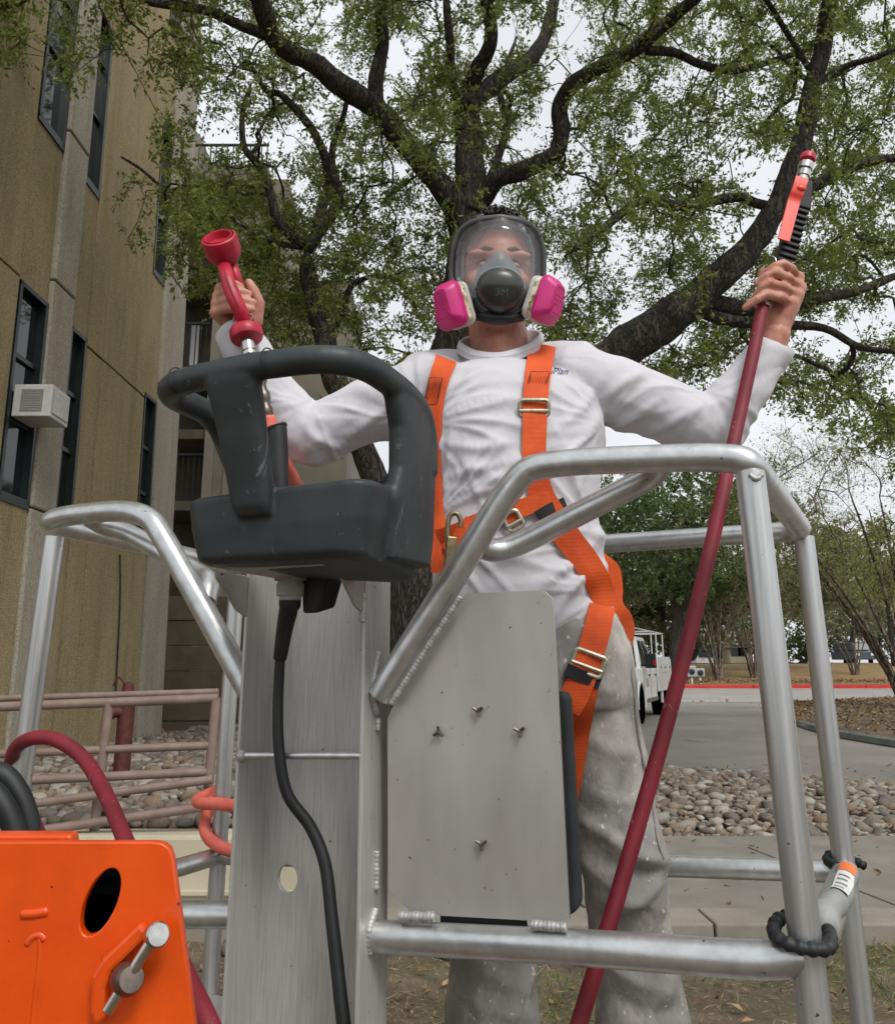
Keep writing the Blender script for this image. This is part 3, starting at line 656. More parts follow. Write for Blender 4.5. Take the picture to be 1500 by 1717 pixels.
# island with kerb on the right
isl = thing('traffic_island', None, None, (9, 15, 0)); isl['kind'] = 'structure'; isl['label'] = 'leaf covered island with mossy kerb at the right'
edge = [G(1322, 1207), G(1345, 1219), G(1400, 1235), G(1470, 1248), G(1560, 1262), G(1700, 1280)]; back = [G(1322, 1207), G(1360, 1193), G(1430, 1184), G(1500, 1178), G(1600, 1170), G(1750, 1163)]
e2 = spline([np.array(p) for p in edge], 5); b2 = spline([np.array(p) for p in back], 5)
m_ = MB(); m_.tube(e2 + (0, 0, .03), .12, 8); m_.build('kerb_stone', MAT['kerbgreen'], isl)
m_ = MB(); m_.loft([[e*(1-t)+b*t + (0, 0, .12 + .25*math.sin(math.pi*t)) for t in np.linspace(0, 1, 8)] for e, b in zip(e2, b2)], False, False); m_.build('mulch_mound', MAT['mulch'], isl, 'all')
# ================================================================== TREES
def bark(name, a, b, sc=9):
    m = Mat(name); f = m.noise(sc*.8, 6, (1, 1, .4), .65); base = m.ramp(f, [(.3, lin(a)), (.7, lin(b))])
    r1 = m.noise(sc*2.2, 5, (1.3, 1.3, .28), .6, .8); r2 = m.math('ABSOLUTE', m.math('SUBTRACT', r1, .5)); h = m.ramp(r2, [(0, (0, 0, 0)), (.07, (1, 1, 1))])
    base = m.mix(m.math('SUBTRACT', 1.0, h), base, lin(tuple(q*.45 for q in a)))
    m.color(base); m.set(Roughness=.95); m.bump(h, .9, .035); m.bump(m.noise(sc*9, 5, (1, 1, .6), .7), .6, .012); return m.m
MAT['oakbark'] = bark('oak bark', (64, 59, 53), (96, 90, 82))
MAT['myrtlebark'] = bark('smooth pale bark', (114, 100, 86), (150, 136, 118), 3)
def leafmat(name, stops, trans=.35, sc=6):
    m = Mat(name); base = m.ramp(m.noise(sc, 3), [(p, lin(c)) for p, c in stops]); f2 = m.noise(60, 1); base = m.mix(.3, base, m.ramp(f2, [(.3, lin(stops[0][1])), (.7, lin(stops[-1][1]))]))
    m.color(base); m.set(Roughness=.55); tr = m.N('BsdfTranslucent'); m.L(base, tr.inputs['Color']); mx = m.N('MixShader'); mx.inputs[0].default_value = trans
    m.L(m.b.outputs[0], mx.inputs[1]); m.L(tr.outputs[0], mx.inputs[2]); m.L(mx.outputs[0], m.o.inputs['Surface']); return m.m
MAT['oakleaf'] = leafmat('oak leaves', [(.28, (80, 96, 45)), (.5, (118, 132, 62)), (.72, (166, 174, 92))], .54)
MAT['darkleaf'] = leafmat('dark evergreen leaves', [(.3, (62, 82, 46)), (.5, (86, 106, 58)), (.7, (116, 132, 72))], .4)
MAT['oliveleaf'] = leafmat('olive grey leaves', [(.3, (110, 114, 84)), (.5, (136, 138, 102)), (.7, (162, 162, 118))], .4)
MAT['limeleaf'] = leafmat('young yellow green leaves', [(.3, (104, 118, 52)), (.5, (132, 142, 62)), (.7, (160, 164, 84))], .4)

def leaves_mesh(C, D, size, rs, flat=0.0, width=.42):
    """one small folded leaf at every point C pointing along D"""
    n = len(C); D = D / (np.linalg.norm(D, axis=1)[:, None] + 1e-9)
    A = rs.normal(size=(n, 3)); A[:, 2] += flat; S = np.cross(D, A); S /= (np.linalg.norm(S, axis=1)[:, None] + 1e-9); N = np.cross(S, D)
    l = size * rs.uniform(.6, 1.25, n)[:, None]; w = l * width * rs.uniform(.7, 1.2, n)[:, None]
    V_ = np.stack([C, C + D*l*.45 + S*w*.5 + N*l*.08, C + D*l - N*l*.06, C + D*l*.45 - S*w*.5 + N*l*.08], 1).reshape(-1, 3)
    return V_
def quads_obj(name, V_, mat, parent):
    off = root_loc(parent); n = len(V_)//4; me = bpy.data.meshes.new(name)
    me.vertices.add(len(V_)); me.vertices.foreach_set('co', (V_ - off).ravel()); me.loops.add(n*4); me.loops.foreach_set('vertex_index', np.arange(n*4, dtype=np.int32))
    me.polygons.add(n); me.polygons.foreach_set('loop_start', np.arange(n, dtype=np.int32)*4); me.polygons.foreach_set('loop_total', np.full(n, 4, np.int32)); me.update(calc_edges=True)
    o = bpy.data.objects.new(name, me); COL.objects.link(o); me.materials.append(mat); o.parent = parent; return o
def grow(name, label, base, limbs, attr, bmat, lmat, seed=1, nt=7, nl=13, leaf=.065, tw=.36, group=None, seglen=.28, rtip=.004, cat='tree', droop=.15, trunk_n=1, lw=.42, jit=.18):
    rs = np.random.default_rng(seed); t = thing(name, label, cat, base, group)
    P = []; R_ = []; par = []; fixed = []
    for li, (pts, rr) in enumerate(limbs):
        S = spline(pts, 5); rads = np.interp(np.linspace(0, 1, len(S)), np.linspace(0, 1, len(rr)), rr); rads = np.minimum(rads, .012 + (1-np.linspace(0, 1, len(S)))*rads.max()*6)
        if li: S = S + (fbm(S*1.3 + li, 2)[:, None]*np.array([.05, .05, .05]))
        m_ = MB(); big = rads.max() > .09; nn = 18 if big else 9
        S2 = spline(S, 3) if big else S; r2 = np.interp(np.linspace(0, 1, len(S2)), np.linspace(0, 1, len(rads)), rads)
        m_.tube(S2, r2, nn)
        if big:
            v = m_.v[0]; ctr = np.repeat(S2, nn, 0); d = v - ctr; v[:] = ctr + d*(1 + .16*fbm(v*np.array([5, 5, 2.0]), 3)[:, None])
        m_.build('trunk' if li < trunk_n else 'limb', bmat, t, 'all', fix=False)
        for i, p in enumerate(S): P.append(p); R_.append(rads[i])
    nodes = np.array(P); skip = np.array(R_) > .26
    A = np.asarray(attr, float); d = np.array([np.min(np.linalg.norm(nodes - a, axis=1)) for a in A]); A = A[np.argsort(d)]
    buf = np.empty((len(nodes) + len(A)*40, 3)); buf[:len(nodes)] = nodes; nn_ = len(nodes); ok = np.zeros(len(buf), bool); ok[:nn_] = ~skip
    parent = np.full(len(buf), -1); own = np.zeros(len(buf)); chains = []; ends = []
    for a in A:
        dd = np.linalg.norm(buf[:nn_] - a, axis=1); dd[~ok[:nn_]] = 1e9; j = int(np.argmin(dd)); L_ = dd[j]
        k = max(2, int(L_/seglen) + 1); k = min(k, 36); p0 = buf[j]; ts = np.linspace(0, 1, k+1)[1:]
        side = rs.normal(size=3)*L_*.10; pts = []
        for tt in ts:
            q = p0*(1-tt) + a*tt + side*math.sin(math.pi*tt) + np.array([0, 0, droop*L_*math.sin(math.pi*tt)]) + (rs.normal(size=3)*jit*min(.5, L_)*.35 if tt < 1 else 0); pts.append(q)
        ids = [j]
        for q in pts:
            buf[nn_] = q; parent[nn_] = ids[-1]; ok[nn_] = True; ids.append(nn_); nn_ += 1
        chains.append(ids); ends.append(ids[-1])
    w = np.zeros(nn_); w[ends] = 1.0
    for i in range(nn_-1, len(nodes)-1, -1):
        if parent[i] >= len(nodes): w[parent[i]] += w[i]
    m_ = MB()
    for ids in chains:
        r = rtip * np.maximum(1, w[ids])**.42; r[0] = r[1]
        if len(ids) > 2: sp_ = spline(buf[ids], 2); r = np.interp(np.linspace(0, 1, len(sp_)), np.linspace(0, 1, len(r)), r); m_.tube(sp_, r, 5, False)
        else: m_.tube(buf[ids], r, 5, False)
    # twigs and leaves
    E = buf[ends]; n = len(E); dirs = np.array([unit(buf[e] - buf[parent[e]]) for e in ends])
    TD = rs.normal(size=(n, nt, 3)) + dirs[:, None, :]*.8; TD[:, :, 2] -= .05; TD /= np.linalg.norm(TD, axis=2)[:, :, None]
    TL = tw * rs.uniform(.5, 1.2, (n, nt, 1)); st = E[:, None, :] - dirs[:, None, :]*rs.uniform(0, .25, (n, nt, 1)); en = st + TD*TL
    a = st.reshape(-1, 3); b = en.reshape(-1, 3); mid = (a+b)/2 + rs.normal(size=a.shape)*.03*tw
    rt = rtip*.55; o3 = [np.array([1, 0, 0])*rt, np.array([-.5, .86, 0])*rt, np.array([-.5, -.5, .7])*rt]
    vv = np.stack([a+o3[0], a+o3[1], a+o3[2], mid+o3[0], mid+o3[1], mid+o3[2], b], 1).reshape(-1, 3); ff = []
    for i in range(len(a)):
        q = i*7; ff += [(q, q+1, q+4, q+3), (q+1, q+2, q+5, q+4), (q+2, q, q+3, q+5), (q+3, q+4, q+6), (q+4, q+5, q+6), (q+5, q+3, q+6)]
    m_.add(vv, ff); m_.build('branches', bmat, t, 'all', fix=False)
    if nl:
        tt = rs.uniform(.15, 1.05, (n, nt, nl, 1)); C = st[:, :, None, :]*(1-tt) + en[:, :, None, :]*tt + rs.normal(size=(n, nt, nl, 3))*.02
        LD = TD[:, :, None, :]*.6 + rs.normal(size=(n, nt, nl, 3))*.75; LD[..., 2] -= .12
        quads_obj('crown', leaves_mesh(C.reshape(-1, 3), LD.reshape(-1, 3), leaf, rs, .6, lw), lmat, t)
    return t

# ------------------------------------------------------------------ the big oak behind the person
def PL(*q): return [U(*p) for p in q]
YO = 10.0
limbs = [
 (PL((706,1330,YO),(697,1160,YO),(700,1000,YO),(722,850,YO),(744,720,YO),(762,600,YO),(782,460,YO),(790,350,YO)), [.62,.48,.42,.38,.35,.33,.27,.23]),
 (PL((790,360,YO),(792,280,YO),(786,215,YO+.1),(784,165,YO+.2),(800,120,YO),(822,70,YO-.3),(815,0,YO-.6),(810,-90,YO-1)), [.23,.2,.19,.16,.12,.1,.08,.06]),
 (PL((784,180,YO),(840,130,YO+.3),(880,105,YO+.5),(915,60,YO+.7),(930,-10,YO+.9),(950,-110,YO+1)), [.14,.13,.11,.1,.08,.05]),
 (PL((786,190,YO),(762,150,YO-.2),(752,70,YO-.5),(745,-20,YO-.8)), [.09,.07,.06,.05]),
 (PL((786,430,YO),(770,366,YO-.1),(732,304,YO-.3),(680,240,YO-.5),(636,184,YO-.6),(588,152,YO-.8),(536,116,YO-1),(466,70,YO-1.3),(440,22,YO-1.6),(415,-40,YO-1.9),(380,-140,YO-2.3)), [.2,.18,.165,.155,.15,.135,.125,.12,.11,.1,.07]),
 (PL((636,184,YO-.6),(634,130,YO-.7),(642,70,YO-.8),(640,10,YO-1),(650,-80,YO-1.2)), [.11,.1,.085,.07,.05]),
 (PL((462,64,YO-1.3),(400,40,YO-1.7),(350,18,YO-2),(300,10,YO-2.3),(240,0,YO-2.7),(150,-30,YO-3)), [.07,.06,.055,.05,.04,.03]),
 (PL((800,340,YO),(832,302,YO-.2),(884,282,YO-.3),(932,258,YO-.4),(941,222,YO-.5),(934,182,YO-.6),(958,142,YO-.8),(1004,114,YO-1),(1062,84,YO-1.2),(1112,40,YO-1.4),(1170,-10,YO-1.7),(1260,-70,YO-2)), [.14,.125,.115,.115,.11,.105,.105,.1,.095,.085,.07,.05]),
 (PL((1086,84,YO-1.2),(1130,88,YO-1.1),(1170,106,YO-1.1),(1212,116,YO-1.1),(1246,116,YO-1),(1300,100,YO-.9),(1358,82,YO-.8)), [.06,.055,.05,.05,.045,.04,.035]),
 (PL((820,300,YO),(850,225,YO+.4),(842,190,YO+.6),(838,150,YO+.8),(870,60,YO+1.2)), [.06,.06,.05,.05,.04]),
 # right-hand stem
 (PL((742,900,YO),(800,790,YO-.2),(890,690,YO-.4),(985,628,YO-.6),(1082,560,YO-.8),(1175,492,YO-1),(1245,428,YO-1.1),(1305,340,YO-1.2),(1336,262,YO-1.2),(1362,150,YO-1.3),(1382,60,YO-1.4),(1398,-60,YO-1.6)), [0.312,0.296,0.281,0.265,0.234,0.195,0.164,0.136,0.125,0.109,0.0936,0.078]),
 (PL((1316,345,YO-1.2),(1372,308,YO-1.3),(1412,288,YO-1.4),(1460,272,YO-1.5),(1530,262,YO-1.6),(1640,240,YO-1.9)), [0.078,0.0702,0.0624,0.0546,0.0468,0.0312]),
 (PL((1310,350,YO-1.2),(1268,340,YO-1.2),(1232,330,YO-1.2),(1150,345,YO-1.3),(1080,335,YO-1.4),(1040,360,YO-1.4),(1000,392,YO-1.5),(945,430,YO-1.5)), [0.0624,0.0585,0.0585,0.0585,0.0546,0.0507,0.0429,0.0312]),
 (PL((1170,505,YO-.9),(1240,520,YO-.8),(1310,515,YO-.7),(1370,500,YO-.6),(1430,490,YO-.5),(1520,455,YO-.4)), [0.109,0.101,0.0936,0.078,0.0624,0.039]),
 (PL((1150,505,YO-.9),(1210,535,YO-.85),(1300,545,YO-.9),(1380,552,YO-1),(1440,580,YO-1.1),(1520,590,YO-1.3)), [0.078,0.078,0.0624,0.0468,0.039,0.0273]),
 (PL((1370,140,YO-1.3),(1420,110,YO-1.4),(1470,95,YO-1.6),(1540,60,YO-1.8)), [0.0468,0.039,0.0351,0.0234]),
 (PL((1368,130,YO-1.3),(1320,60,YO-1.5),(1290,10,YO-1.7),(1250,-60,YO-2)), [0.039,0.0351,0.0312,0.0234]),
 # left-hand stem
 (PL((692,1080,YO),(664,920,YO-.1),(628,800,YO-.2),(590,700,YO-.3),(556,620,YO-.3),(536,540,YO-.3),(520,470,YO-.3),(514,415,YO-.3)), [0.234,0.195,0.164,0.148,0.14,0.129,0.117,0.105]),
 (PL((514,420,YO-.3),(540,380,YO-.3),(566,345,YO-.3),(568,310,YO-.4),(562,262,YO-.4),(572,205,YO-.5),(585,150,YO-.5)), [0.078,0.078,0.0741,0.0585,0.0468,0.039,0.0312]),
 (PL((512,410,YO-.3),(470,365,YO-.4),(456,325,YO-.4),(436,278,YO-.5),(415,240,YO-.5),(412,190,YO-.6),(420,140,YO-.6)), [0.078,0.0663,0.0585,0.0507,0.0429,0.0351,0.0273]),
 (PL((530,395,YO-.3),(545,330,YO-.2),(541,268,YO-.2),(526,222,YO-.2),(500,190,YO-.3),(468,158,YO-.3),(440,150,YO-.3),(412,100,YO-.4)), [0.0702,0.0663,0.0624,0.0585,0.0546,0.0468,0.039,0.0312]),
 (PL((506,415,YO-.3),(462,408,YO-.5),(430,392,YO-.7),(390,368,YO-.9),(340,348,YO-1.1),(300,330,YO-1.3),(262,306,YO-1.5),(205,262,YO-1.7)), [0.039,0.0351,0.0351,0.0312,0.0273,0.0234,0.0195,0.0156]),
 (PL((556,560,YO-.3),(582,492,YO-.4),(604,470,YO-.5),(640,462,YO-.6),(676,478,YO-.7),(705,520,YO-.8)), [0.0468,0.039,0.0351,0.0273,0.0234,0.0156]),
 (PL((425,260,YO-.5),(440,236,YO-.4),(430,215,YO-.4)), [0.0312,0.0234,0.0156]),
]
def low(px): return np.interp(px, [-300, 60, 170, 230, 300, 430, 560, 690, 760, 860, 960, 1100, 1240, 1330, 1420, 1500, 1900], [60, 130, 300, 460, 470, 600, 740, 640, 560, 520, 600, 690, 640, 690, 730, 750, 780])
att = []; rs = np.random.default_rng(5)
while len(att) < 2650:
    px, py = rs.uniform(-80, 1680), rs.uniform(-330, 760)
    if py > low(px): continue
    Y = rs.uniform(9.4, 14.5) if (rs.random() < .86 and py > -60) else rs.uniform(6.8, 9.4)
    if px < 330: Y = rs.uniform(6.5, 9.2)
    g = vn(np.array([[px/95., py/80., 3.3]]))[0] + .5*vn(np.array([[px/40., py/36., 9.1]]))[0]
    if g < (-.22 if py > 220 else -.40): continue
    if px < 300 and rs.random() < (.86 if py > 60 else .6): continue
    if 330 < px < 620 and py < 180 and rs.random() < .25: continue
    if 315 < px < 425 and 190 < py < 300 and rs.random() < .85: continue
    att.append(U(px, py, Y))
for _ in range(90):
    px, py = rs.uniform(925, 1260), rs.uniform(420, 680); att.append(U(px, py, rs.uniform(10, 14)))
for _ in range(110):
    px, py = rs.uniform(420, 620), rs.uniform(270, 600); att.append(U(px, py, rs.uniform(9.2, 13)))
for _ in range(220):
    att.append((rs.uniform(-6, 9), rs.uniform(1.5, 7), rs.uniform(7.2, 9.5)))       # crown overhead, out of the picture
grow('oak_tree', 'spreading live oak with three stems behind the masked person', U(700, 1290, YO)*np.array([1, 1, 0]), limbs, att, MAT['oakbark'], MAT['oakleaf'], 3, 8, 17, .062, .35, trunk_n=1, seglen=.2, lw=.47)

# ------------------------------------------------------------------ trees further off
def blob_tree(name, label, px, Yb, ztop, zlow, rx, ry, n, bmat, lmat, seed, leaf=.2, nt=6, nl=12, tw=.9, zb=0.0, group='trees beyond the drive', r0=.3, stems=1, lw=.5):
    rs = np.random.default_rng(seed); x = (px-CX)/F*(Yb*cT); base = np.array([x, Yb, zb]); limbs = []
    for k in range(stems):
        a = rs.uniform(0, 6.3); s = np.array([math.cos(a), math.sin(a), 0]); o = .12*s*(stems > 1)*3
        limbs.append(([base+o-(0, 0, .3), base+o+s*.2+(0, 0, (zlow)*.5), base+o*2+s*rx*.25*(1 if stems > 1 else .4)+(0, 0, zlow), base+s*rx*.3+(0, 0, zlow+(ztop-zlow)*.6)], [r0*1.3, r0, r0*.75, r0*.25]))
    att = []
    while len(att) < n:
        q = rs.normal(size=3); q = q/np.linalg.norm(q)*rs.uniform(.45, 1)**.5; c = base + q*np.array([rx, ry, (ztop-zlow)/2]) + (0, 0, (ztop+zlow)/2)
        if vn(c[None]*np.array([[.5, .5, .7]])+seed)[0] < -.25: continue
        att.append(c)
    return grow(name, label, base, limbs, att, bmat, lmat, seed, nt, nl, leaf, tw, group, .8, .012, 'tree', .05, stems, lw)
blob_tree('evergreen_tree', 'dense dark green tree behind the upright near the raised hose', 1135, 50, 13.2, 4.6, 7.6, 4.5, 300, MAT['oakbark'], MAT['darkleaf'], 11, .27, tw=1.2, nl=15, r0=.4, zb=.3)
blob_tree('evergreen_tree', 'grey olive shrubby tree above the white pickup', 1110, 54, 8.2, 1.4, 5.4, 3.5, 220, MAT['oakbark'], MAT['oliveleaf'], 12, .26, tw=1.1, nl=14, r0=.2, stems=4, zb=.6)
blob_tree('evergreen_tree', 'dark spreading tree seen between the two right posts', 1275, 58, 12.5, 3.0, 7.5, 5, 260, MAT['oakbark'], MAT['oliveleaf'], 13, .32, tw=1.3, nl=14, r0=.3, zb=.8)
blob_tree('evergreen_tree', 'far dark tree at the right edge behind the bare tree', 1420, 80, 11, 2.5, 9, 5, 220, MAT['oakbark'], MAT['oliveleaf'], 14, .4, tw=1.5, r0=.3, zb=1.2)
blob_tree('evergreen_tree', 'round lime green tree top at the right edge', 1500, 62, 10.5, 4.5, 3.2, 3, 70, MAT['oakbark'], MAT['limeleaf'], 15, .3, tw=1.2, r0=.2, zb=1.1)
for i, (px, Y, zt, rx, lm, lab) in enumerate(((1180, 95, 13, 9, 'oliveleaf', 'hazy olive tree far behind the pickup'), (1340, 110, 12, 9, 'darkleaf', 'farthest dark tree beyond the pale lot'), (1560, 95, 13, 9, 'darkleaf', 'far tree at the right edge beyond the parked van'), (1000, 60, 13, 8, 'darkleaf', 'tall dark tree showing between the person and the inner brace'), (620, 45, 8, 6, 'darkleaf', 'green tree low behind the raised arm at left'))):
    blob_tree('evergreen_tree', lab, px, Y, zt, 1.0, rx, 5, 190, MAT['oakbark'], MAT[lm], 30+i, .5, tw=1.9, r0=.3, zb=.8, nl=12)
# bare crape myrtles: fans of thin stems
def myrtle(label, px, Y, h, spread, seed, stems=9, zb=.1, n=130, r0=.05, leafy=0, lean=0):
    rs = np.random.default_rng(seed); x = (px-CX)/F*Y*cT; base = np.array([x, Y, zb]); limbs = []; att = []
    for k in range(stems):
        a = 6.283*k/stems + rs.uniform(-.3, .3); s = np.array([math.cos(a), math.sin(a), 0])*rs.uniform(.3, 1)*spread*.5 + (lean, 0, 0)
        limbs.append(([base+s*.08-(0, 0, .2), base+s*.25+(0, 0, h*.22), base+s*.6+(0, 0, h*.5), base+s+(0, 0, h*.75)], [r0*1.2, r0, r0*.7, r0*.3]))
    for _ in range(n):
        q = rs.normal(size=3); q = q/np.linalg.norm(q)*rs.uniform(.3, 1)**.4; att.append(base + (lean, 0, h*.72) + q*np.array([spread*.62, spread*.5, h*.34]))
    return grow('crape_myrtle', label, base, limbs, att, MAT['myrtlebark'], MAT['limeleaf'], seed, 9, leafy, .07, h*.13, 'bare crape myrtles', .35, .006, 'tree', .12, stems)
myrtle('bare multi stem tree leaning in from the right edge', 1530, 20, 6.6, 5.2, 51, 10, .1, 330, .05, 5, -1.3)
myrtle('bare multi stem shrub left of the near right post', 1203, 50, 6.2, 4.0, 52, 9, .3, 120, .07)
myrtle('bare multi stem shrub half hidden by the near right post', 1262, 52, 5.6, 3.6, 53, 8, .4, 110, .065)
myrtle('leafless shrub right of the rear right post', 1375, 66, 6.6, 4.6, 54, 8, 1.2, 110, .08)
myrtle('thin bare shrub on the lawn by the right edge', 1432, 54, 4.6, 3.6, 55, 7, .5, 90, .05)
# ================================================================== THE LIFT BASKET
CN, CB = 1.30, 1.98            # near side and far side of the basket, measured along PV
W3 = np.array([0, 0, 1.])
bk = thing('lift_basket', 'welded aluminium tube work platform holding the masked person', 'lift basket', V(520, 1717, 1.5)*np.array([1, 1, 0]) + (0, 0, .45))
def tb(name, pts, r=.0225, fil=.0, n=16, mat=None, par=None):
    mat = mat or ('post' if name == 'post' else 'tube')
    p = fillet(pts, fil, 8) if fil else np.asarray(pts); m_ = MB(); m_.tube(p, r, n); return m_.build(name, MAT[mat], par or bk)
NR = V(1262, 783, CN); RR = V(1344, 890, CB); RL = V(402, 952, CB+.06); NL = V(74, 876, CN)
tb('top_rail', [V(636, 1168, CN), V(655, 1138, CN), V(862, 803, CN), V(905, 776, CN), V(1238, 764, CN), (NR+(0, 0, -.004)), (NR*.86+RR*.14)+(0, 0, 0), RR, RR*.72+RL*.28, RL],
   .0225, [0, .02, .1, .12, .10, .07, .05, .055, .05, 0])
tb('top_rail', [V(417, 1158, CN+.01), V(282, 915, CN), V(243, 852, CN), V(112, 864, CN), NL, NL*.85+RL*.15, RL], .0225, [0, .05, .11, .06, .05, .05, 0])
tb('inner_brace', [V(1108, 770, CN+.035), V(1098, 796, CN+.06), V(1046, 822, CN+.07), V(868, 914, CN+.065), V(826, 926, CN+.045), V(792, 908, CN+.02)], .0205, .06)
tb('inner_brace', [V(150, 868, CN+.03), V(176, 884, CN+.06), V(215, 892, CN+.07), V(338, 965, CN+.06), V(352, 975, CN+.04), V(345, 1010, CN+.015)], .0205, .05)
def dn(p, q, z): t = (z-p[2])/(q[2]-p[2]); return p + (q-p)*t
tb('post', [V(1257, 792, CN), dn(V(1257, 792, CN), V(1366, 1717, CN), .5)], .0208)
tb('post', [V(1347, 900, CB), dn(V(1347, 900, CB), V(1447, 1717, CB), .5)], .0208)
tb('post', [V(92, 900, CN), dn(V(92, 900, CN), V(22, 1400, CN), .5)], .0208)
tb('post', [V(398, 960, CB+.06), dn(V(398, 960, CB+.06), V(352, 1650, CB+.06), .5)], .0228)
BNR = V(1362, 1603, CN); BRR = V(1418, 1462, CB); BRL = V(364, 1436, CB+.06); BNL = V(-6, 1545, CN)
tb('bottom_rail', [V(622, 1570, CN), V(1000, 1591, CN), V(1290, 1612, CN), BNR+(0, 0, .003), BNR*.8+BRR*.2, BRR], .0238, [0, .05, .05, .06, .04, 0])
tb('bottom_rail', [BRR+(0, 0, 0), V(1095, 1452, CB), BRL], .0215)
tb('bottom_rail', [V(395, 1534, CN+.02), V(290, 1534, CN), BNL, BNL*.85+BRL*.15, BRL], .0225, [0, .05, .06, .05, 0])
# floor of the basket and what carries it
fl = [V(1366, 1717, CN)*np.array([1, 1, 0]), V(1447, 1717, CB)*np.array([1, 1, 0]), V(352, 1650, CB+.06)*np.array([1, 1, 0]), V(10, 1500, CN)*np.array([1, 1, 0])]
m_ = MB(); m_.hexa([p+(0, 0, .47) for p in fl], [p+(0, 0, .5) for p in fl]); m_.build('floor_plate', MAT['plate'], bk, False, .004)
# column: open channel facing the camera
F0 = np.array([-.089, 1.42, 0]); CW, CD, CT = .247, .098, .0065
ztop = 1.515; zbot = .42
def chan(u0, u1, v0, v1, z0, z1): 
    o = F0; return [o+PU*u0+PV*v0, o+PU*u1+PV*v0, o+PU*u1+PV*v1, o+PU*u0+PV*v1]
TLN = np.array([0, .035, 0])    # the whole column leans back a touch
def colbox(mb, u0, u1, v0, v1, z0=zbot, z1=ztop):
    q = chan(u0, u1, v0, v1, 0, 0); mb.hexa([p + TLN*(z0-1.2) + (0, 0, z0) for p in q], [p + TLN*(z1-1.2) + (0, 0, z1) for p in q]); return mb
colbox(MB(), -CT, 0, 0, CD).build('right_flange', MAT['channel'], bk, False, .0015)
colbox(MB(), -CW, -CW+CT, 0, CD).build('left_flange', MAT['channel'], bk, False, .0015)
def colp(u, v, z): return F0 + PU*u + PV*v + TLN*(z-1.2) + (0, 0, z)
# web with its round hole
hp = V(487, 1470, 1.262+CD); hu = (hp-F0)@PU; hz = hp[2]
ring = [(hu + .0205*math.cos(a), hz + .0225*math.sin(a)) for a in np.linspace(0, 2*math.pi, 28, False)]
me = plate2d([(-CW+CT, zbot), (-CT, zbot), (-CT, ztop), (-CW+CT, ztop)], [ring], CT, .0006)
v = getv(me); off = root_loc(bk); setv(me, np.array([colp(a, CD-CT/2+c, b) for a, b, c in v]) - off); finish(me, 'web', MAT['channel'], bk, False)
for px in (473, 584):
    q = V(px, 1640 + (px-473)*.1, 1.262+CD-CT); m_ = MB(); m_.lathe(q, -PV, [(-.002, .008), (.001, .008), (.002, .0065), (.005, .005), (.006, .0)], 8); m_.build('rivet', MAT['darksteel'], bk)
m_ = MB(); m_.tube([colp(-CW+.004, .006, V(405, 1268, 1.262)[2]), colp(-.004, .006, V(603, 1268, 1.262)[2])], .0062, 12); rg = m_.build('rung', MAT['tube'], bk)
def weld(pts, r, sq=.55, wid=None):
    n0 = sum(np.linalg.norm(np.asarray(a)-np.asarray(b)) for a, b in zip(pts[:-1], pts[1:])); pts = spline(pts, max(6, int(n0/.0016/(len(pts)-1)))); n = len(pts); i = np.arange(n); rr = r*.8*(1 + .06*np.sin(i*1.57) + .07*np.sin(i*.43)); rr[0] *= .4; rr[-1] *= .4
    m_ = MB(); m_.tube(pts, rr, 10); return m_.build('weld', MAT['weld'], bk, 'all')
fr = lambda px, py, c=1.29: V(px, py, c)
weld([colp(.001, .05, fr(640, 1092)[2]), colp(.001, .035, fr(632, 1130)[2]), colp(.001, .03, fr(632, 1165)[2]), colp(.002, .045, fr(636, 1200)[2])], .0085)
weld([colp(.001, .05, fr(640, 1205)[2]), colp(.001, .05, fr(640, 1228)[2])], .008)
weld([colp(.001, .052, fr(640, 1432)[2]), colp(.001, .052, fr(640, 1500)[2])], .0075)
weld([colp(.001, .052, fr(630, 1530)[2]), colp(.001, .03, fr(626, 1560)[2]), colp(.001, .035, fr(630, 1600)[2])], .009)
weld([V(1255, 795, CN-.02), V(1268, 803, CN-.021), V(1278, 795, CN-.018)], .005)
m_ = MB(); m_.sphere(colp(-CW+.008, .004, V(405, 1268, 1.262)[2]), .011, nu=10, nv=6); m_.build('weld', MAT['weld'], bk, 'all')
# gussets from the column to the console
for u0 in (-CW+.001, -.006):
    a = colp(u0, -.002, ztop-.012); pts = [a, a + PV*-.095 + (0, 0, 0), a + PV*-.092 + (0, 0, -.010), a + PV*-.03 + (0, 0, -.062), colp(u0, -.002, ztop-.085)]
    m_ = MB(); m_.prism(pts, PU, .005); m_.build('gusset', MAT['plate'], bk, False, .001)
weld([colp(-.003, -.004, ztop-.05), colp(-.003, -.004, ztop-.10)], .007)
# big side plate
PC = CN + .012
def P2(px, py): q = V(px, py, PC); return (q@PU, q[2])
pl = [P2(651, 1205), P2(662, 1180), P2(770, 1008), P2(783, 996)]
pl += [P2(900, 990), P2(915, 993), P2(925, 1003), P2(928, 1018), P2(955, 1540), P2(886, 1552), P2(884, 1543), P2(738, 1535), P2(733, 1530), P2(692, 1530), P2(652, 1492)]
me = plate2d(pl, [], .005, .0006); v = getv(me); setv(me, v[:, :1]*PU + PV*(PC) - v[:, 2:3]*PV + v[:, 1:2]*W3 - off); sidep = finish(me, 'side_plate', MAT['plate'], bk, False)
m_ = MB(); m_.hexa([V(738, 1552, PC+.012), V(884, 1560, PC+.012), V(884, 1560, PC+.03), V(738, 1552, PC+.03)], [V(738, 1530, PC+.012), V(884, 1538, PC+.012), V(884, 1538, PC+.03), V(738, 1530, PC+.03)]); m_.build('slot_shade', MAT['black'], bk, False)  # black bar stands in for the shaded slot below the plate
weld([V(772, 1000, CN-.012), V(715, 1088, CN-.014), V(655, 1182, CN-.014)], .0068)
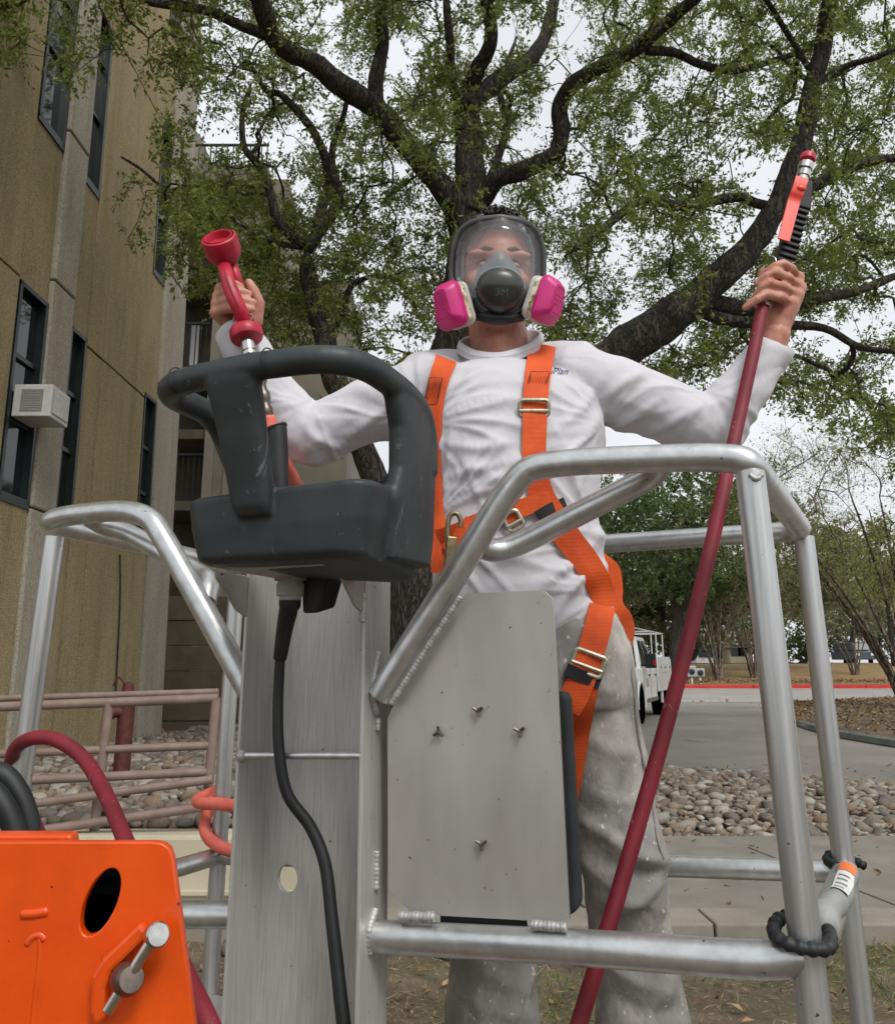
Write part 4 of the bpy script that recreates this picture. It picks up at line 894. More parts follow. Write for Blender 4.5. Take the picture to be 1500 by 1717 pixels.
weld([V(668, 1537, CN-.012), V(730, 1538, CN-.012)], .0095); weld([V(890, 1551, CN-.012), V(950, 1556, CN-.012)], .0085)
for px, py, a0 in ((736, 1228, 90), (802, 1192, 30), (872, 1226, 35), (808, 1415, 150)):
    sc = thing_part = None; q = V(px, py, PC-.004); m_ = MB()
    m_.lathe(q, -PV, [(0, .0035), (.006, .0035), (.007, .001)], 8)
    for k in range(3):
        a = rad(a0+120*k); d = PU*math.cos(a) + W3*math.sin(a); m_.tube([q - PV*.004, q + d*.0095 - PV*.005], .0027, 6)
    m_.build('screw', MAT['darksteel'], bk)
# knee pad behind the plate
kp = [V(936, 1160, PC+.02), V(946, 1158, PC+.02), V(953, 1172, PC+.02), V(971, 1510, PC+.02), V(968, 1528, PC+.02), V(955, 1536, PC+.02), V(700, 1520, PC+.02), V(690, 1160, PC+.02)]
m_ = MB(); m_.prism(kp, PV, .03); m_.build('knee_pad', MAT['pad'], bk, False, .008, seg=3)
# rotator below
m_ = MB(); c = colp(-CW/2, .06, .0); m_.box((c[0], c[1], .26), (.11, .08, .22), [PU, PV, W3]); m_.build('mounting_bracket', MAT['orange'], bk, False, .01)
m_ = MB(); m_.box((c[0], c[1], .02), (.2, .2, .02), [PU, PV, W3]); m_.build('foot', MAT['darksteel'], bk, False, .006)

# ------------------------------------------------------------------ control console
OC = np.array([-.09, 1.08, 1.498])
def LC(u, v_, w): return OC + PU*u + PV*v_ + W3*w
con = thing('control_console', 'slate grey moulded control console with hoop guard on the column', 'console', LC(-.17, .2, 0))
mb = MB()
def crr(u0, u1, v0, v1, r, wf):      # rounded rectangle in plan, height from a function of (u, v)
    return [LC(a, b_, wf(a, b_)) for a, b_ in rrect(u0, v0, u1, v1, r, 6)]
sag = lambda a, b_: -.125*max(0, b_-.06)*max(0, min(1, (a+.2)/.2))
mb.loft([crr(-.298, -.040, .075, .275, .03, lambda a, b_: sag(a, b_)-.004), crr(-.314, -.024, .064, .288, .036, lambda a, b_: sag(a, b_)+.004), crr(-.325, -.012, .056, .292, .04, lambda a, b_: .05), crr(-.332, -.004, .052, .294, .042, lambda a, b_: .094+.05*max(0, a+.18)), crr(-.322, -.014, .062, .284, .038, lambda a, b_: .100+.05*max(0, a+.18))])
hoop = fillet([LC(-.340, .20, .19), LC(-.350, .155, .264), LC(-.354, .0, .266), LC(-.18, -.010, .270), LC(-.004, .0, .268), LC(.0, .20, .262), LC(-.002, .255, .23), LC(-.004, .262, .15)], [0, .05, .085, .05, .085, .07, .05, 0], 8)
mb.tube(hoop, .0212, 16)
def arm(rows):      # flat moulded upright: rows of (u, v0, v1, half thickness, w)
    mb.loft([[LC(u_ + (q[0]*ht), (v0+v1)/2 + q[1]*(v1-v0)/2, w_) for q in [(math.copysign(abs(math.cos(t))**.6, math.cos(t)), math.copysign(abs(math.sin(t))**.75, math.sin(t))) for t in np.linspace(0, 2*math.pi, 24, False)]] for u_, v0, v1, ht, w_ in rows])
arm([(-.318, .19, .285, .016, .06), (-.322, .185, .27, .016, .12), (-.336, .165, .225, .017, .20), (-.348, .145, .195, .018, .262)])
arm([(-.020, .150, .292, .022, .000), (-.014, .145, .294, .021, .05), (-.010, .135, .290, .02, .09), (-.006, .148, .284, .02, .14), (-.003, .140, .276, .0195, .2), (-.001, .115, .262, .0195, .25)])
def upright(rows):
    mb.loft([[LC((u0+u1)/2 + q[0]*(u1-u0)/2, v_ + q[1]*ht, w_) for q in [(math.copysign(abs(math.cos(t))**.5, math.cos(t)), math.copysign(abs(math.sin(t))**.6, math.sin(t))) for t in np.linspace(0, 2*math.pi, 28, False)]] for u0, u1, v_, ht, w_ in rows])
upright([(-.214, -.160, .060, .018, .060), (-.222, -.157, .052, .019, .073), (-.226, -.155, .042, .019, .11), (-.232, -.153, .016, .019, .19), (-.240, -.150, -.006, .0195, .25), (-.240, -.150, -.010, .0195, .27)])
me = remesh(mb, .003, 10, .5); v = getv(me); setv(me, v - root_loc(con)); finish(me, 'housing', MAT['console'], con, 'all')
for a, b in ((LC(-.13, -.012, .2725), .0), (LC(-.30, -.006, .27), 0)):
    m_ = MB(); an = np.linspace(0, 2*math.pi, 24, False); m_.tube([a + .0205*(np.cos(t)*PV + np.sin(t)*W3) - W3*.0012 for t in an], .0011, 6, closed=True); m_.build('tape_seam', MAT['black'], con)
m_ = MB(); m_.hexa([LC(-.275, .105, -.009), LC(-.10, .105, -.009), LC(-.10, .27, -.009), LC(-.28, .27, -.009)], [LC(-.275, .105, .004), LC(-.10, .105, .004), LC(-.10, .27, .004), LC(-.28, .27, .004)]); m_.build('base_plate', MAT['plate'], con, False, .002)
cp = V(488, 958, 1.215); cz = OC[2]-.006
cp = np.array([cp[0], cp[1], cz])
m_ = MB(); m_.lathe(cp, (0, 0, -1), [(0, .028), (.006, .028), (.0061, .022), (.012, .022), (.0121, .0245), (.032, .0235), (.033, .019), (.04, .019)], 24); m_.build('connector', MAT['acgrille'], con)
m_ = MB(); m_.lathe(cp + (0, 0, -.038), (0, 0, -1), [(0, .019), (.012, .0185), (.016, .016), (.02, .012)], 20); m_.build('cable_gland', MAT['black'], con)
q = V(534, 965, 1.245); q = np.array([q[0], q[1], cz])
m_ = MB(); m_.hexa([q+PU*-.018+PV*-.02+(0, 0, -.062), q+PU*.012+PV*-.02+(0, 0, -.062), q+PU*.018+PV*.03+(0, 0, -.05), q+PU*-.02+PV*.03+(0, 0, -.05)], [q+PU*-.022+PV*-.022, q+PU*.03+PV*-.022, q+PU*.03+PV*.035, q+PU*-.022+PV*.035]); m_.build('foot_switch_block', MAT['black'], con, False, .005)
for px, py in ((372, 950), (420, 957), (545, 938), (610, 945), (640, 960)):
    q = V(px, py, 1.12); m_ = MB(); m_.lathe((q[0], q[1], cz), (0, 0, -1), [(0, .004), (.002, .004), (.003, .002)], 8); m_.build('bolt', MAT['darksteel'], con)
# power cable down the channel
cb = thing('power_cable', 'black power cable hanging from the console down the channel', 'cable', V(575, 1717, 1.25))
pts = [cp + (0, 0, -.045), V(478, 1050, 1.235), V(469, 1105, 1.25)]
m_ = MB(); m_.tube(spline(pts, 8), np.interp(np.linspace(0, 1, 17), [0, .15, .9, 1], [.0125, .0165, .0125, .0115]), 16); m_.build('sleeve', MAT['black'], cb)
pts = [V(470, 1095, 1.25), V(466, 1180, 1.255), V(468, 1260, 1.253), V(482, 1332, 1.26), V(521, 1388, 1.28), V(545, 1450, 1.285), V(556, 1540, 1.28), V(565, 1620, 1.275), V(576, 1717, 1.27), V(596, 1860, 1.27)]
m_ = MB(); m_.tube(spline(pts, 8), np.interp(np.linspace(0, 1, 73), [0, 1], [.0088, .0115]), 14); m_.build('cord', MAT['black'], cb)

# ------------------------------------------------------------------ orange boom end, near the lens
ob = thing('orange_boom_end', 'orange painted steel boom end with round hole and locking pin', 'machine part', U(150, 1717, .74)*np.array([1, 1, 0]) + (0, 0, .1))
YB = .74
def O2(px, py): q = U(px, py, YB); return (q[0], q[2])
tl = O2(0, 1413); e1, e2_ = O2(288, 1425), O2(326, 1717)
sl_ = (e2_[0]-e1[0])/(e2_[1]-e1[1]); zb = .75
outer = [(-.62, zb), (e1[0]+sl_*(zb-e1[1]), zb), O2(303, 1540), O2(290, 1440), O2(284, 1422), O2(274, 1415), O2(262, 1413), (-.62, tl[1])]
hole = []
hc = np.array(O2(172, 1510)); a1 = np.array(O2(187, 1452))-hc; a2 = np.array(O2(207, 1500))-hc
for t in np.linspace(0, 2*math.pi, 36, False): hole.append(tuple(hc + a1*math.cos(t) + a2*math.sin(t)*.94))
me = plate2d(outer, [hole], .008, .0012); setv(me, np.stack([getv(me)[:, 0], YB - getv(me)[:, 2], getv(me)[:, 1]], 1) - root_loc(ob)); finish(me, 'face_plate', MAT['orange'], ob, False)
m_ = MB(); xr = e1[0]-.03; m_.box2((-.6, YB+.0055, zb), (-.2, YB+.011, tl[1]-.012)); bk2 = None
mb2 = MB(); mb2.box2((-.6, YB+.10, zb), (xr, YB+.11, tl[1]-.03)); mb2.build('back_plate', MAT['dark'], ob, False)  # boom interior coloured black to stand for its inner shade
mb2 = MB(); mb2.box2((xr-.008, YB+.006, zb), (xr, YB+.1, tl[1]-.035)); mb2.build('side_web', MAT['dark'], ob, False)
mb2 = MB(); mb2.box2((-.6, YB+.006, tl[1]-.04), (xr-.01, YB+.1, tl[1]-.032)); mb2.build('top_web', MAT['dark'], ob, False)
mb2 = MB(); q = U(140, 1409, YB+.03); mb2.hexa([(-.6, YB+.012, tl[1]-.02), (q[0], YB+.012, tl[1]-.02), (q[0], YB+.03, tl[1]-.02), (-.6, YB+.03, tl[1]-.02)], [(-.6, YB+.012, tl[1]+.004), (q[0]-.004, YB+.012, tl[1]+.004), (q[0]-.004, YB+.03, tl[1]+.004), (-.6, YB+.03, tl[1]+.004)]); mb2.build('rear_lip', MAT['orange'], ob, False, .003)
# raised seams on the face
def seam(pts, r): m_ = MB(); m_.tube(spline([U(*p, YB-.0035) for p in pts], 6), np.array([.3]+[1]*(6*(len(pts)-1)-1)+[.3])*r, 8); m_.build('raised_seam', MAT['orange'], ob, 'all')
seam([(34, 1533), (60, 1532), (84, 1527)], .0042); seam([(68, 1562), (66, 1620), (58, 1690), (52, 1760)], .0026); seam([(45, 1586), (54, 1573), (68, 1568), (77, 1578)], .0032)
# latch tab, pin and knob
tabp = [U(*p, YB-.006) for p in ((168, 1712), (160, 1690), (162, 1630), (180, 1600), (242, 1541), (254, 1556), (245, 1572), (195, 1622), (186, 1650), (186, 1700))]
m_ = MB(); m_.prism(tabp, (0, -1, 0), .012); m_.build('latch_tab', MAT['orange'], ob, False, .003)
pa, pb_ = U(180, 1697, YB-.028), U(264, 1562, YB-.028)
m_ = MB(); m_.tube([pa, pb_], .0046, 16); m_.build('pin', MAT['steel'], ob, True, .0008)
m_ = MB(); ax = unit(U(214, 1641, YB-.05)-U(214, 1641, YB-.02)) + np.array([.35, 0, 0]); kc = U(215, 1642, YB-.026)
m_.lathe(kc - unit(ax)*.014, ax, [(0, .006), (.002, .0095), (.006, .0118), (.013, .0122), (.019, .0112), (.023, .0092), (.0235, .0)], 24); m_.build('knob', MAT['darksteel'], ob)
m_ = MB(); kc = U(262, 1568, YB-.027); m_.lathe(kc - unit(ax)*.008, ax, [(0, .006), (.003, .009), (.012, .0092), (.0135, .008), (.014, .0)], 20); m_.build('pin_boss', MAT['steel'], ob)

# ------------------------------------------------------------------ hoses on the left
hl = thing('hose', 'dark red hose looped over the left post of the basket', 'hose', U(60, 1240, 1.6)*np.array([1, 1, 0]))
pts = [U(72, 1520, 1.62), U(66, 1405, 1.68), U(40, 1350, 1.82), U(21, 1300, 1.84), U(22, 1262, 1.74), U(48, 1240, 1.655), U(92, 1240, 1.63), U(140, 1272, 1.6), U(178, 1334, 1.52), U(212, 1414, 1.42), U(262, 1530, 1.3), U(318, 1650, 1.2), U(352, 1722, 1.15), U(420, 1880, 1.1)]
m_ = MB(); m_.tube(spline(pts, 10), .0132, 18); m_.build('hose_body', MAT['hose'], hl, 'all')
for i, (dx, dy, y, lab) in enumerate(((0, 0, 1.02, 'black hydraulic hose arching out of the orange boom end, outer one'), (-22, 26, .98, 'black hydraulic hose under the outer one at the left edge'))):
    hb = thing('hydraulic_hose', lab, 'hose', U(20, 1350, y)*np.array([1, 1, 0]), 'black hydraulic hoses')
    pts = [U(-110+dx, 1330+dy, y), U(-50+dx, 1298+dy, y), U(0+dx, 1296+dy, y), U(28+dx, 1324+dy, y), U(46+dx, 1368+dy, y), U(52+dx, 1420+dy, y), U(54+dx, 1500+dy, y), U(54+dx, 1620+dy, y)]
    m_ = MB(); m_.tube(spline(pts, 8), .0118, 16); m_.build('hose_body', MAT['black'], hb, 'all')
ch = thing('hose', 'faded coral hose knotted round the rear left post', 'hose', V(365, 1400, CB)*np.array([1, 1, 0]))
c1 = CB+.06
pts = [V(366, 1328, c1+.05), V(352, 1352, c1+.03), V(343, 1385, c1-.02), V(352, 1408, c1-.035), V(378, 1424, c1-.03), V(410, 1432, c1+.02)]
m_ = MB(); m_.tube(spline(pts, 8), .0165, 16); m_.build('hose_body', MAT['coral'], ch, 'all')
pts = [V(372, 1322, c1+.05), V(350, 1332, c1+.045), V(331, 1342, c1+.0), V(338, 1347, c1-.045), V(365, 1348, c1-.05), V(396, 1352, c1-.045), V(420, 1352, c1)]
m_ = MB(); m_.tube(spline(pts, 8), .0165, 16); m_.build('hose_loop', MAT['coral'], ch, 'all')

# ------------------------------------------------------------------ sleeve with label at the right corner
MAT['sleeve'] = M2('grey vinyl sleeve', (132, 134, 132), (154, 156, 153), 12, .5, 0, .3, 40, .004)
gs = thing('padded_sleeve', 'grey vinyl sleeve with warning label between the two right posts', 'sleeve', BNR*np.array([1, 1, 0]))
A = V(1376, 1556, CN+.05); B = V(1424, 1466, CB-.04)
ts = np.linspace(0, 1, 24); S = A[None]*(1-ts[:, None]) + B[None]*ts[:, None] + np.array([0, 0, 1])*(.006*np.sin(ts*9))[:, None]
rr = .0195 + .0012*np.sin(ts*23) + .003*np.exp(-((ts-.02)/.06)**2) ; rr[-3:] *= [.95, .8, .5]
m_ = MB(); m_.tube(S, rr, 20); v = m_.v[0]; v += fbm(v*28, 3)[:, None]*.0022; slv = m_.build('sleeve', MAT['sleeve'], gs, 'all')
# label: a small sheet wrapped on the sleeve, orange head over white field with grey lines
ax = unit(B-A); toC = unit(CAM-(A+B)/2); nrm = unit(toC - ax*(toC@ax)); nrm = unit(nrm + np.array([0, 0, .25])); nrm = unit(nrm-ax*(nrm@ax)); sd = np.cross(ax, nrm)
def stick(name, t0, t1, a0, a1, mat, lift):
    m_ = MB(); rows = []
    for t in np.linspace(t0, t1, 6):
        c = A*(1-t)+B*t + np.array([0, 0, 1])*(.006*math.sin(t*9)); rows.append([c + (np.interp(t, ts, rr)+lift)*(nrm*math.cos(a)+sd*math.sin(a)) for a in np.linspace(a0, a1, 7)])
    m_.loft(rows, False, False); m_.build(name, mat, gs, 'all')
MAT['stickerw'] = M2('white label', (206, 206, 202), (216, 216, 212), 30, .5); MAT['stickero'] = M2('orange label band', (226, 106, 30), (234, 116, 40), 30, .5); MAT['ink'] = M2('grey print', (130, 130, 128), (144, 144, 142), 30, .7)
sg = 1 if (sd@np.array([1, 0, 0])) > 0 else -1
stick('label_field', .42, .74, -.75, .55, MAT['stickerw'], .0035); stick('label_head', .745, .86, -.75, .55, MAT['stickero'], .0038)
for k in range(4): stick('label_line', .47+.06*k, .485+.06*k, -.55, .1+.1*(k % 2), MAT['ink'], .0047)
for (c0, pn, nm) in ((CN, 1, 'bungee_loop'), (CB, 2, 'bungee_loop')):
    m_ = MB()
    if pn == 1: P_ = [V(1388, 1560, CN+.05), V(1392, 1580, CN+.0), V(1382, 1592, CN-.025), V(1345, 1590, CN-.035), V(1310, 1578, CN-.03), V(1297, 1562, CN+.0), V(1304, 1543, CN+.03), V(1330, 1536, CN+.045), V(1368, 1545, CN+.05)]
    else: P_ = [V(1410, 1455, CB-.05), V(1396, 1450, CB-.03), V(1386, 1442, CB+.0), V(1396, 1432, CB+.03), V(1424, 1440, CB+.04), V(1448, 1452, CB+.02)]
    S_ = spline(P_, 12); i = np.arange(len(S_)); r_ = .0086*(1 + .12*np.sign(np.sin(i*1.05))*np.abs(np.sin(i*1.05))**.5)
    m_.tube(S_, r_, 12); m_.build(nm, MAT['black'], gs, 'all')
# ================================================================== THE PERSON
YP = 1.63
def UP(px, py, dy=0.0): return U(px, py, YP+dy)
def mpp(py): return (U(800, py, YP)-U(799, py, YP))[0]
def ering(c, hx, hy, n=32, p=2.3, yaw=0.0, tilt=0.0):
    a = np.arange(n)*2*math.pi/n; ca, sa = np.cos(a), np.sin(a)
    x = hx*np.sign(ca)*np.abs(ca)**(2/p); y = hy*np.sign(sa)*np.abs(sa)**(2/p); z = tilt*x
    return np.stack([c[0] + x*math.cos(yaw)-y*math.sin(yaw), c[1] + x*math.sin(yaw)+y*math.cos(yaw), c[2]+z], 1)
def tring(py, x0, x1, hd, dy=0.0, tilt=0.0):
    c = UP((x0+x1)/2, py, dy); z = U(800, py, YP+dy-hd*.85)[2]; k = (z-HC)/(c[2]-HC) if abs(c[2]-HC) > .05 else 1.0
    return ering((c[0]*(1+(k-1)*.2), c[1], z), (x1-x0)/2*mpp(py), hd, tilt=tilt)
SHL, ELL, WRL = UP(702, 654, .0), UP(508, 728, .0), UP(404, 572, .0)       # image left arm
SHR, ELR, WRR = UP(992, 640, .0), UP(1196, 712, .0), UP(1290, 590, -.02)   # image right arm
HD = UP(831, 465, -.01)      # head centre
ft = rad(12); HF = np.array([0, -math.cos(ft), -math.sin(ft)]); HU = np.array([0, -math.sin(ft), math.cos(ft)]); HX = np.array([1., 0, 0])
HU = unit(HU + np.array([.03, 0, 0])); HX = unit(np.cross(HU, HF)) * -1
if HX[0] < 0: HX = -HX
HS = .92
def HP(x, f, u): return HD + (HX*x + HF*f + HU*u)*HS
HAX = np.array([HX, HF, HU])
# ---------------- body (skin): one continuous mesh
b = MB()
b.sphere(HP(0, -.012, .012), (.077, .098, .112), HAX, 28, 18)              # skull
b.sphere(HP(0, .03, -.05), (.06, .062, .075), HAX, 24, 14)                 # jaw
b.sphere(HP(0, .066, -.098), (.028, .022, .022), HAX)                      # chin
for s in (-1, 1):
    b.sphere(HP(s*.042, .058, -.03), (.03, .026, .03), HAX)                # cheek
    b.sphere(HP(s*.046, .046, .008), (.03, .026, .034), HAX); b.sphere(HP(s*.034, .074, .033), (.034, .014, .011), HAX)              # brow
    b.sphere(HP(s*.081, -.02, -.005), (.01, .022, .033), HAX)              # ear
b.capsule([HP(0, .078, .022), HP(0, .098, -.018)], [.009, .014]); b.sphere(HP(0, .1, -.022), (.017, .013, .011), HAX)   # nose
b.capsule([HP(-.016, .084, -.058), HP(.016, .084, -.058)], .007)
nk = UP(838, 590, .03)
b.capsule([HP(0, -.02, -.06), nk, nk+(.01, .01, -.06)], [.060, .062, .08], 24)
b.loft([tring(py, x0, x1, d) for py, x0, x1, d in ((612, 775, 905, .06), (635, 718, 985, .09), (700, 735, 1000, .10), (800, 745, 990, .10), (900, 748, 985, .095), (1000, 750, 1000, .1), (1080, 760, 1020, .105), (1140, 770, 1015, .1))])
for S_, E_, W_, sg in ((SHL, ELL, WRL, -1), (SHR, ELR, WRR, 1)):
    b.capsule([S_, S_*.5+E_*.5, E_], [.055, .05, .042]); b.capsule([E_, E_*.65+W_*.35, W_], [.043, .043, .029])
def legpts(side):
    return ([UP(828, 1120), UP(826, 1300, -.01), UP(824, 1450, -.02), UP(826, 1580, -.0), UP(828, 1720, .01), UP(828, 1960, .02)] if side < 0 else
            [UP(985, 1130), UP(1022, 1300, -.01), UP(1046, 1440, -.025), UP(1054, 1560, .0), UP(1082, 1720, .01), UP(1098, 1960, .02)])
for sd_ in (-1, 1): b.capsule(legpts(sd_), [.08, .07, .055, .052, .048, .036])
# hands
def finger(pts, r0=.0105, r1=.0078):
    P_ = [np.asarray(p) for p in pts]; b.capsule(P_, np.linspace(r0, r1, len(P_)), 12)
def hyY(px, py, Y): return U(px, py, Y)
# image right hand: closed on the black handle, back of the hand to the right
YH = 1.585
hw = hyY(1302, 562, YH+.02)
b.capsule([WRR, hw], [.028, .027])
for mx, my, px_, py_, tx, ty, md, pd, td in ((1336, 466, 1311, 441, 1287, 455, .012, -.026, -.016), (1339, 482, 1298, 456, 1270, 474, .008, -.032, -.018), (1335, 495, 1288, 474, 1268, 494, .004, -.034, -.016), (1325, 508, 1284, 494, 1250, 515, .0, -.03, -.022)):
    m0 = hyY(mx, my, YH+md); p0 = hyY(px_, py_, YH+pd); t0 = hyY(tx, ty, YH+td); mid = p0*.45+t0*.55 + np.array([0, -.006, .002])
    finger([hw*.35+m0*.65, m0, m0*.5+p0*.5+np.array([.001, -.005, .002]), p0, mid, t0], .0125, .0082)
    b.capsule([hw, m0], [.021, .0155])
b.capsule([hw, hyY(1296, 520, YH+.022), hyY(1280, 480, YH+.026), hyY(1278, 455, YH+.024)], [.02, .0155, .0125, .0095])     # thumb along the far side
# image left hand: closed on the rear grip, fingers pointing right, thumb up
hw2 = hyY(402, 556, YP+.005)
b.capsule([WRL, hw2], [.028, .027])
for mx, my, px_, py_, tx, ty in ((371, 484, 386, 476, 404, 481), (367, 497, 389, 489, 417, 492), (364, 510, 391, 503, 425, 507), (363, 524, 393, 517, 422, 519)):
    m0 = hyY(mx, my, YP-.03); p0 = hyY(px_, py_, YP-.062); t0 = hyY(tx, ty, YP-.058)
    finger([hw2*.3+m0*.7, m0, m0*.5+p0*.5+np.array([-.002, -.006, 0]), p0, p0*.5+t0*.5+np.array([0, -.006, 0]), t0], .012, .0082)
    b.capsule([hw2, m0], [.021, .015])
b.capsule([hw2, hyY(428, 535, YP-.0), hyY(433, 508, YP-.012), hyY(424, 486, YP-.022), hyY(417, 474, YP-.026)], [.022, .019, .0145, .0125, .0095])
b.capsule([hw2, hyY(420, 520, YP-.005)], [.024, .018])
me = remesh(b, .0032, 5, .5); v = getv(me)
# eye sockets and creases pressed into the face
L_ = (v - HD); x = L_@HX; f = L_@HF; u = L_@HU; n = getn(me)
for s in (-1, 1):
    g = np.exp(-(((x-s*.033)/.017)**2 + ((u-.012)/.010)**2))*(f > .03); v -= HF[None]*(g*.009)[:, None]
v += n*(fbm(v*90, 2)*.0006)[:, None]
setv(me, v); person = finish(me, 'person', MAT['skin'], None, 'all')
tag(person, 'person in white long sleeved shirt and grey jeans raising two hose nozzles', 'person')
pb_off = np.zeros(3)
def child(o): o.parent = person; return o
for s in (-1, 1):
    m_ = MB(); m_.sphere(HP(s*.033, .0700, .012), (.0115, .0105, .0040), HAX, 16, 10); e = child(m_.build('eye', M2('eye', (186, 172, 164), (196, 182, 174), 10, .2), None, 'all'))
    m_ = MB(); m_.sphere(HP(s*.033, .0775, .0115), (.005, .0035, .0034), HAX, 12, 8); q = m_.build('iris', MAT['hair'], None, 'all'); q.parent = e
    m_ = MB(); m_.tube(spline([HP(s*.021, .0785, .0085), HP(s*.033, .0825, .0075), HP(s*.046, .074, .0085)], 5), [.0008]+[.0022]*9+[.0008], 6); child(m_.build('lower_eyelid', MAT['skin'], None, 'all'))
    m_ = MB(); m_.capsule([HP(s*.014, .085, .040), HP(s*.032, .086, .044), HP(s*.054, .075, .038)], [.0042, .0050, .0025], 8); child(m_.build('eyebrow', MAT['brow'], None, 'all'))
    m_ = MB(); m_.tube(spline([HP(s*.018, .0745, .011), HP(s*.033, .0815, .0195), HP(s*.049, .068, .011)], 5), .0014, 6); child(m_.build('eyelid', MAT['hair'], None, 'all'))
# hair: short dark curls
m_ = MB(); rs = np.random.default_rng(3); m_.sphere(HP(0, -.026, .040), (.078, .094, .104), HAX, 24, 14)
for _ in range(1100):
    a = rs.uniform(0, 2*math.pi); h = rs.uniform(.15, 1) ; d = np.array([math.cos(a)*math.sqrt(1-h*h), math.sin(a)*math.sqrt(1-h*h), h])
    if d[1] > .55 and d[2] < .62: continue
    c = HP(0, -.026, .040) + (d*np.array([.079, .096, .106]))@HAX; t1 = unit(rs.normal(size=3)); w = rs.uniform(.005, .010); o_ = (d@HAX)
    p_ = [c, c+o_*w+t1*w*.6, c+o_*w*1.5-t1*w*.2, c+o_*w*1.2-t1*w*.9, c+o_*w*.4-t1*w*.6]; m_.tube(spline(p_, 3), .0017, 5)
child(m_.build('hair', MAT['hair'], None, 'all'))

def along(vv, poly, w, amp):
    """a fold laid along a line of photograph points"""
    d = vv - CAM; yc = d[:, 1]*cT + d[:, 2]*sT; px = CX + F*d[:, 0]/yc; py = CY - F*(-d[:, 1]*sT + d[:, 2]*cT)/yc
    S = spline([np.array([a, b_, 0.]) for a, b_ in poly], 6)[:, :2]; t = np.linspace(0, 1, len(S)); best = np.full(len(vv), 1e9); tb_ = np.zeros(len(vv))
    for q, tt in zip(S, t): dd = (px-q[0])**2 + (py-q[1])**2; m = dd < best; best[m] = dd[m]; tb_[m] = tt
    return amp*np.exp(-best/(w*w))*np.sin(np.pi*np.clip(.12+tb_*.76, 0, 1))
# ---------------- shirt
def soften(me, it):
    o = bpy.data.objects.new('tmp', me); COL.objects.link(o); k = o.modifiers.new('s', 'SMOOTH'); k.factor = .5; k.iterations = it
    dg = bpy.context.evaluated_depsgraph_get(); dg.update(); out = bpy.data.meshes.new_from_object(o.evaluated_get(dg)); bpy.data.objects.remove(o); return out
s_ = MB()
s_.loft([tring(py, x0, x1, d, dy, tl_) for py, x0, x1, d, dy, tl_ in ((598, 786, 896, .066, .024, -.05), (606, 757, 928, .088, .02, -.06), (616, 706, 975, .108, .01, -.04), (645, 700, 1000, .125, .0, -.03), (700, 712, 1012, .132, -.005, 0), (780, 724, 1006, .132, -.005, 0), (860, 726, 1002, .130, 0, 0), (930, 728, 1006, .132, 0, 0), (985, 728, 1020, .138, 0, 0), (1030, 730, 1026, .142, 0, .02), (1062, 736, 1018, .14, 0, .05))])
s_.capsule([SHL+(.03, 0, 0), SHL*.55+ELL*.45, ELL+(.02, 0, -.006)], [.076, .066, .059], 20); s_.sphere(ELL+(-.004, 0, -.006), .056)
s_.capsule([ELL, ELL*.5+WRL*.5+(-.004, 0, 0), WRL*.88+ELL*.12, WRL*1.02-ELL*.02], [.056, .048, .042, .039], 20)
s_.capsule([SHR+(-.03, 0, 0), SHR*.55+ELR*.45+(0, 0, -.004), ELR+(-.02, 0, -.004)], [.078, .068, .060], 20); s_.sphere(ELR+(.006, 0, -.006), .058)
s_.capsule([ELR, ELR*.5+WRR*.5+(.006, 0, 0), WRR*.9+ELR*.1], [.058, .050, .043], 20)
s_.capsule([UP(782, 604, .03), UP(756, 614, .025), UP(716, 634, .01)], [.024, .04, .06], 16); s_.capsule([UP(898, 592, .03), UP(922, 600, .025), UP(962, 618, .01)], [.024, .04, .062], 16)
me = remesh(s_, .0042, 14, .5); v = getv(me); n = getn(me)
def armco(p, S, E):
    d = E-S; L2 = d@d; t = ((p-S)@d)/L2; q = S + np.clip(t, 0, 1)[:, None]*d; return t, np.linalg.norm(p-q, axis=1)
disp = np.zeros(len(v))
def rot(p, ax_, a):
    k = unit(ax_); c, s = math.cos(a), math.sin(a); return p*c + np.cross(k, p)*s + k*(p@k)[:, None]*(1-c)
def ridg(p, sc, st, seed): return 1 - np.abs(vn(p*np.array(st)*sc + seed))*2
# tension folds radiating from the points where the cloth is pinched or pulled
def radial(A, freq, amp, Lf, seed, lo=.02, only=None, plane=(0, 2)):
    d = v - A; x_, z_ = d[:, plane[0]], d[:, plane[1]]; r = np.sqrt(x_**2+z_**2); th = np.arctan2(z_, x_)
    q = np.stack([th*freq*.8 + .2*np.sin(r*22+seed), r*3.5, np.full(len(v), float(seed))], 1); k = np.abs(vn(q)); crease = np.clip(1-k/.5, 0, 1)**1.2
    w = np.exp(-r/Lf)*np.clip(r/.11, 0, 1)**1.2*1.7
    if only is not None: w = w*only
    return amp*(crease-.25)*w
front = (n[:, 1] < .25).astype(float); loc = v - UP(866, 820)
tors = (np.abs(loc[:, 0]) < .21).astype(float)*np.clip((UP(866, 585)[2]-v[:, 2])/.06, 0, 1)
disp += radial(UP(716, 705, -.1), 5.5, .016, .16, 3, .03, tors) + radial(UP(724, 860, -.1), 6.5, .018, .17, 7, .03, tors)
disp += radial(UP(1016, 705, -.09), 6.0, .015, .11, 11, .03) + radial(UP(1012, 900, -.08), 6.0, .016, .13, 17, .03, tors)
disp += radial(UP(1008, 1000, -.06), 6.5, .020, .12, 19, .02, tors) + radial(UP(912, 585, -.1), 7, .008, .07, 23, .02)
disp += radial(UP(702, 700, -.05), 5.5, .013, .10, 29, .03)
t3 = rot(loc, [0, 1, 0], rad(20)); low_ = np.clip((UP(866, 850)[2]-v[:, 2])/.15, 0, 1)
disp += .010*np.clip(ridg(t3, 9, (.28, .6, 1.3), 5)-.2, -.3, 1)*low_*tors
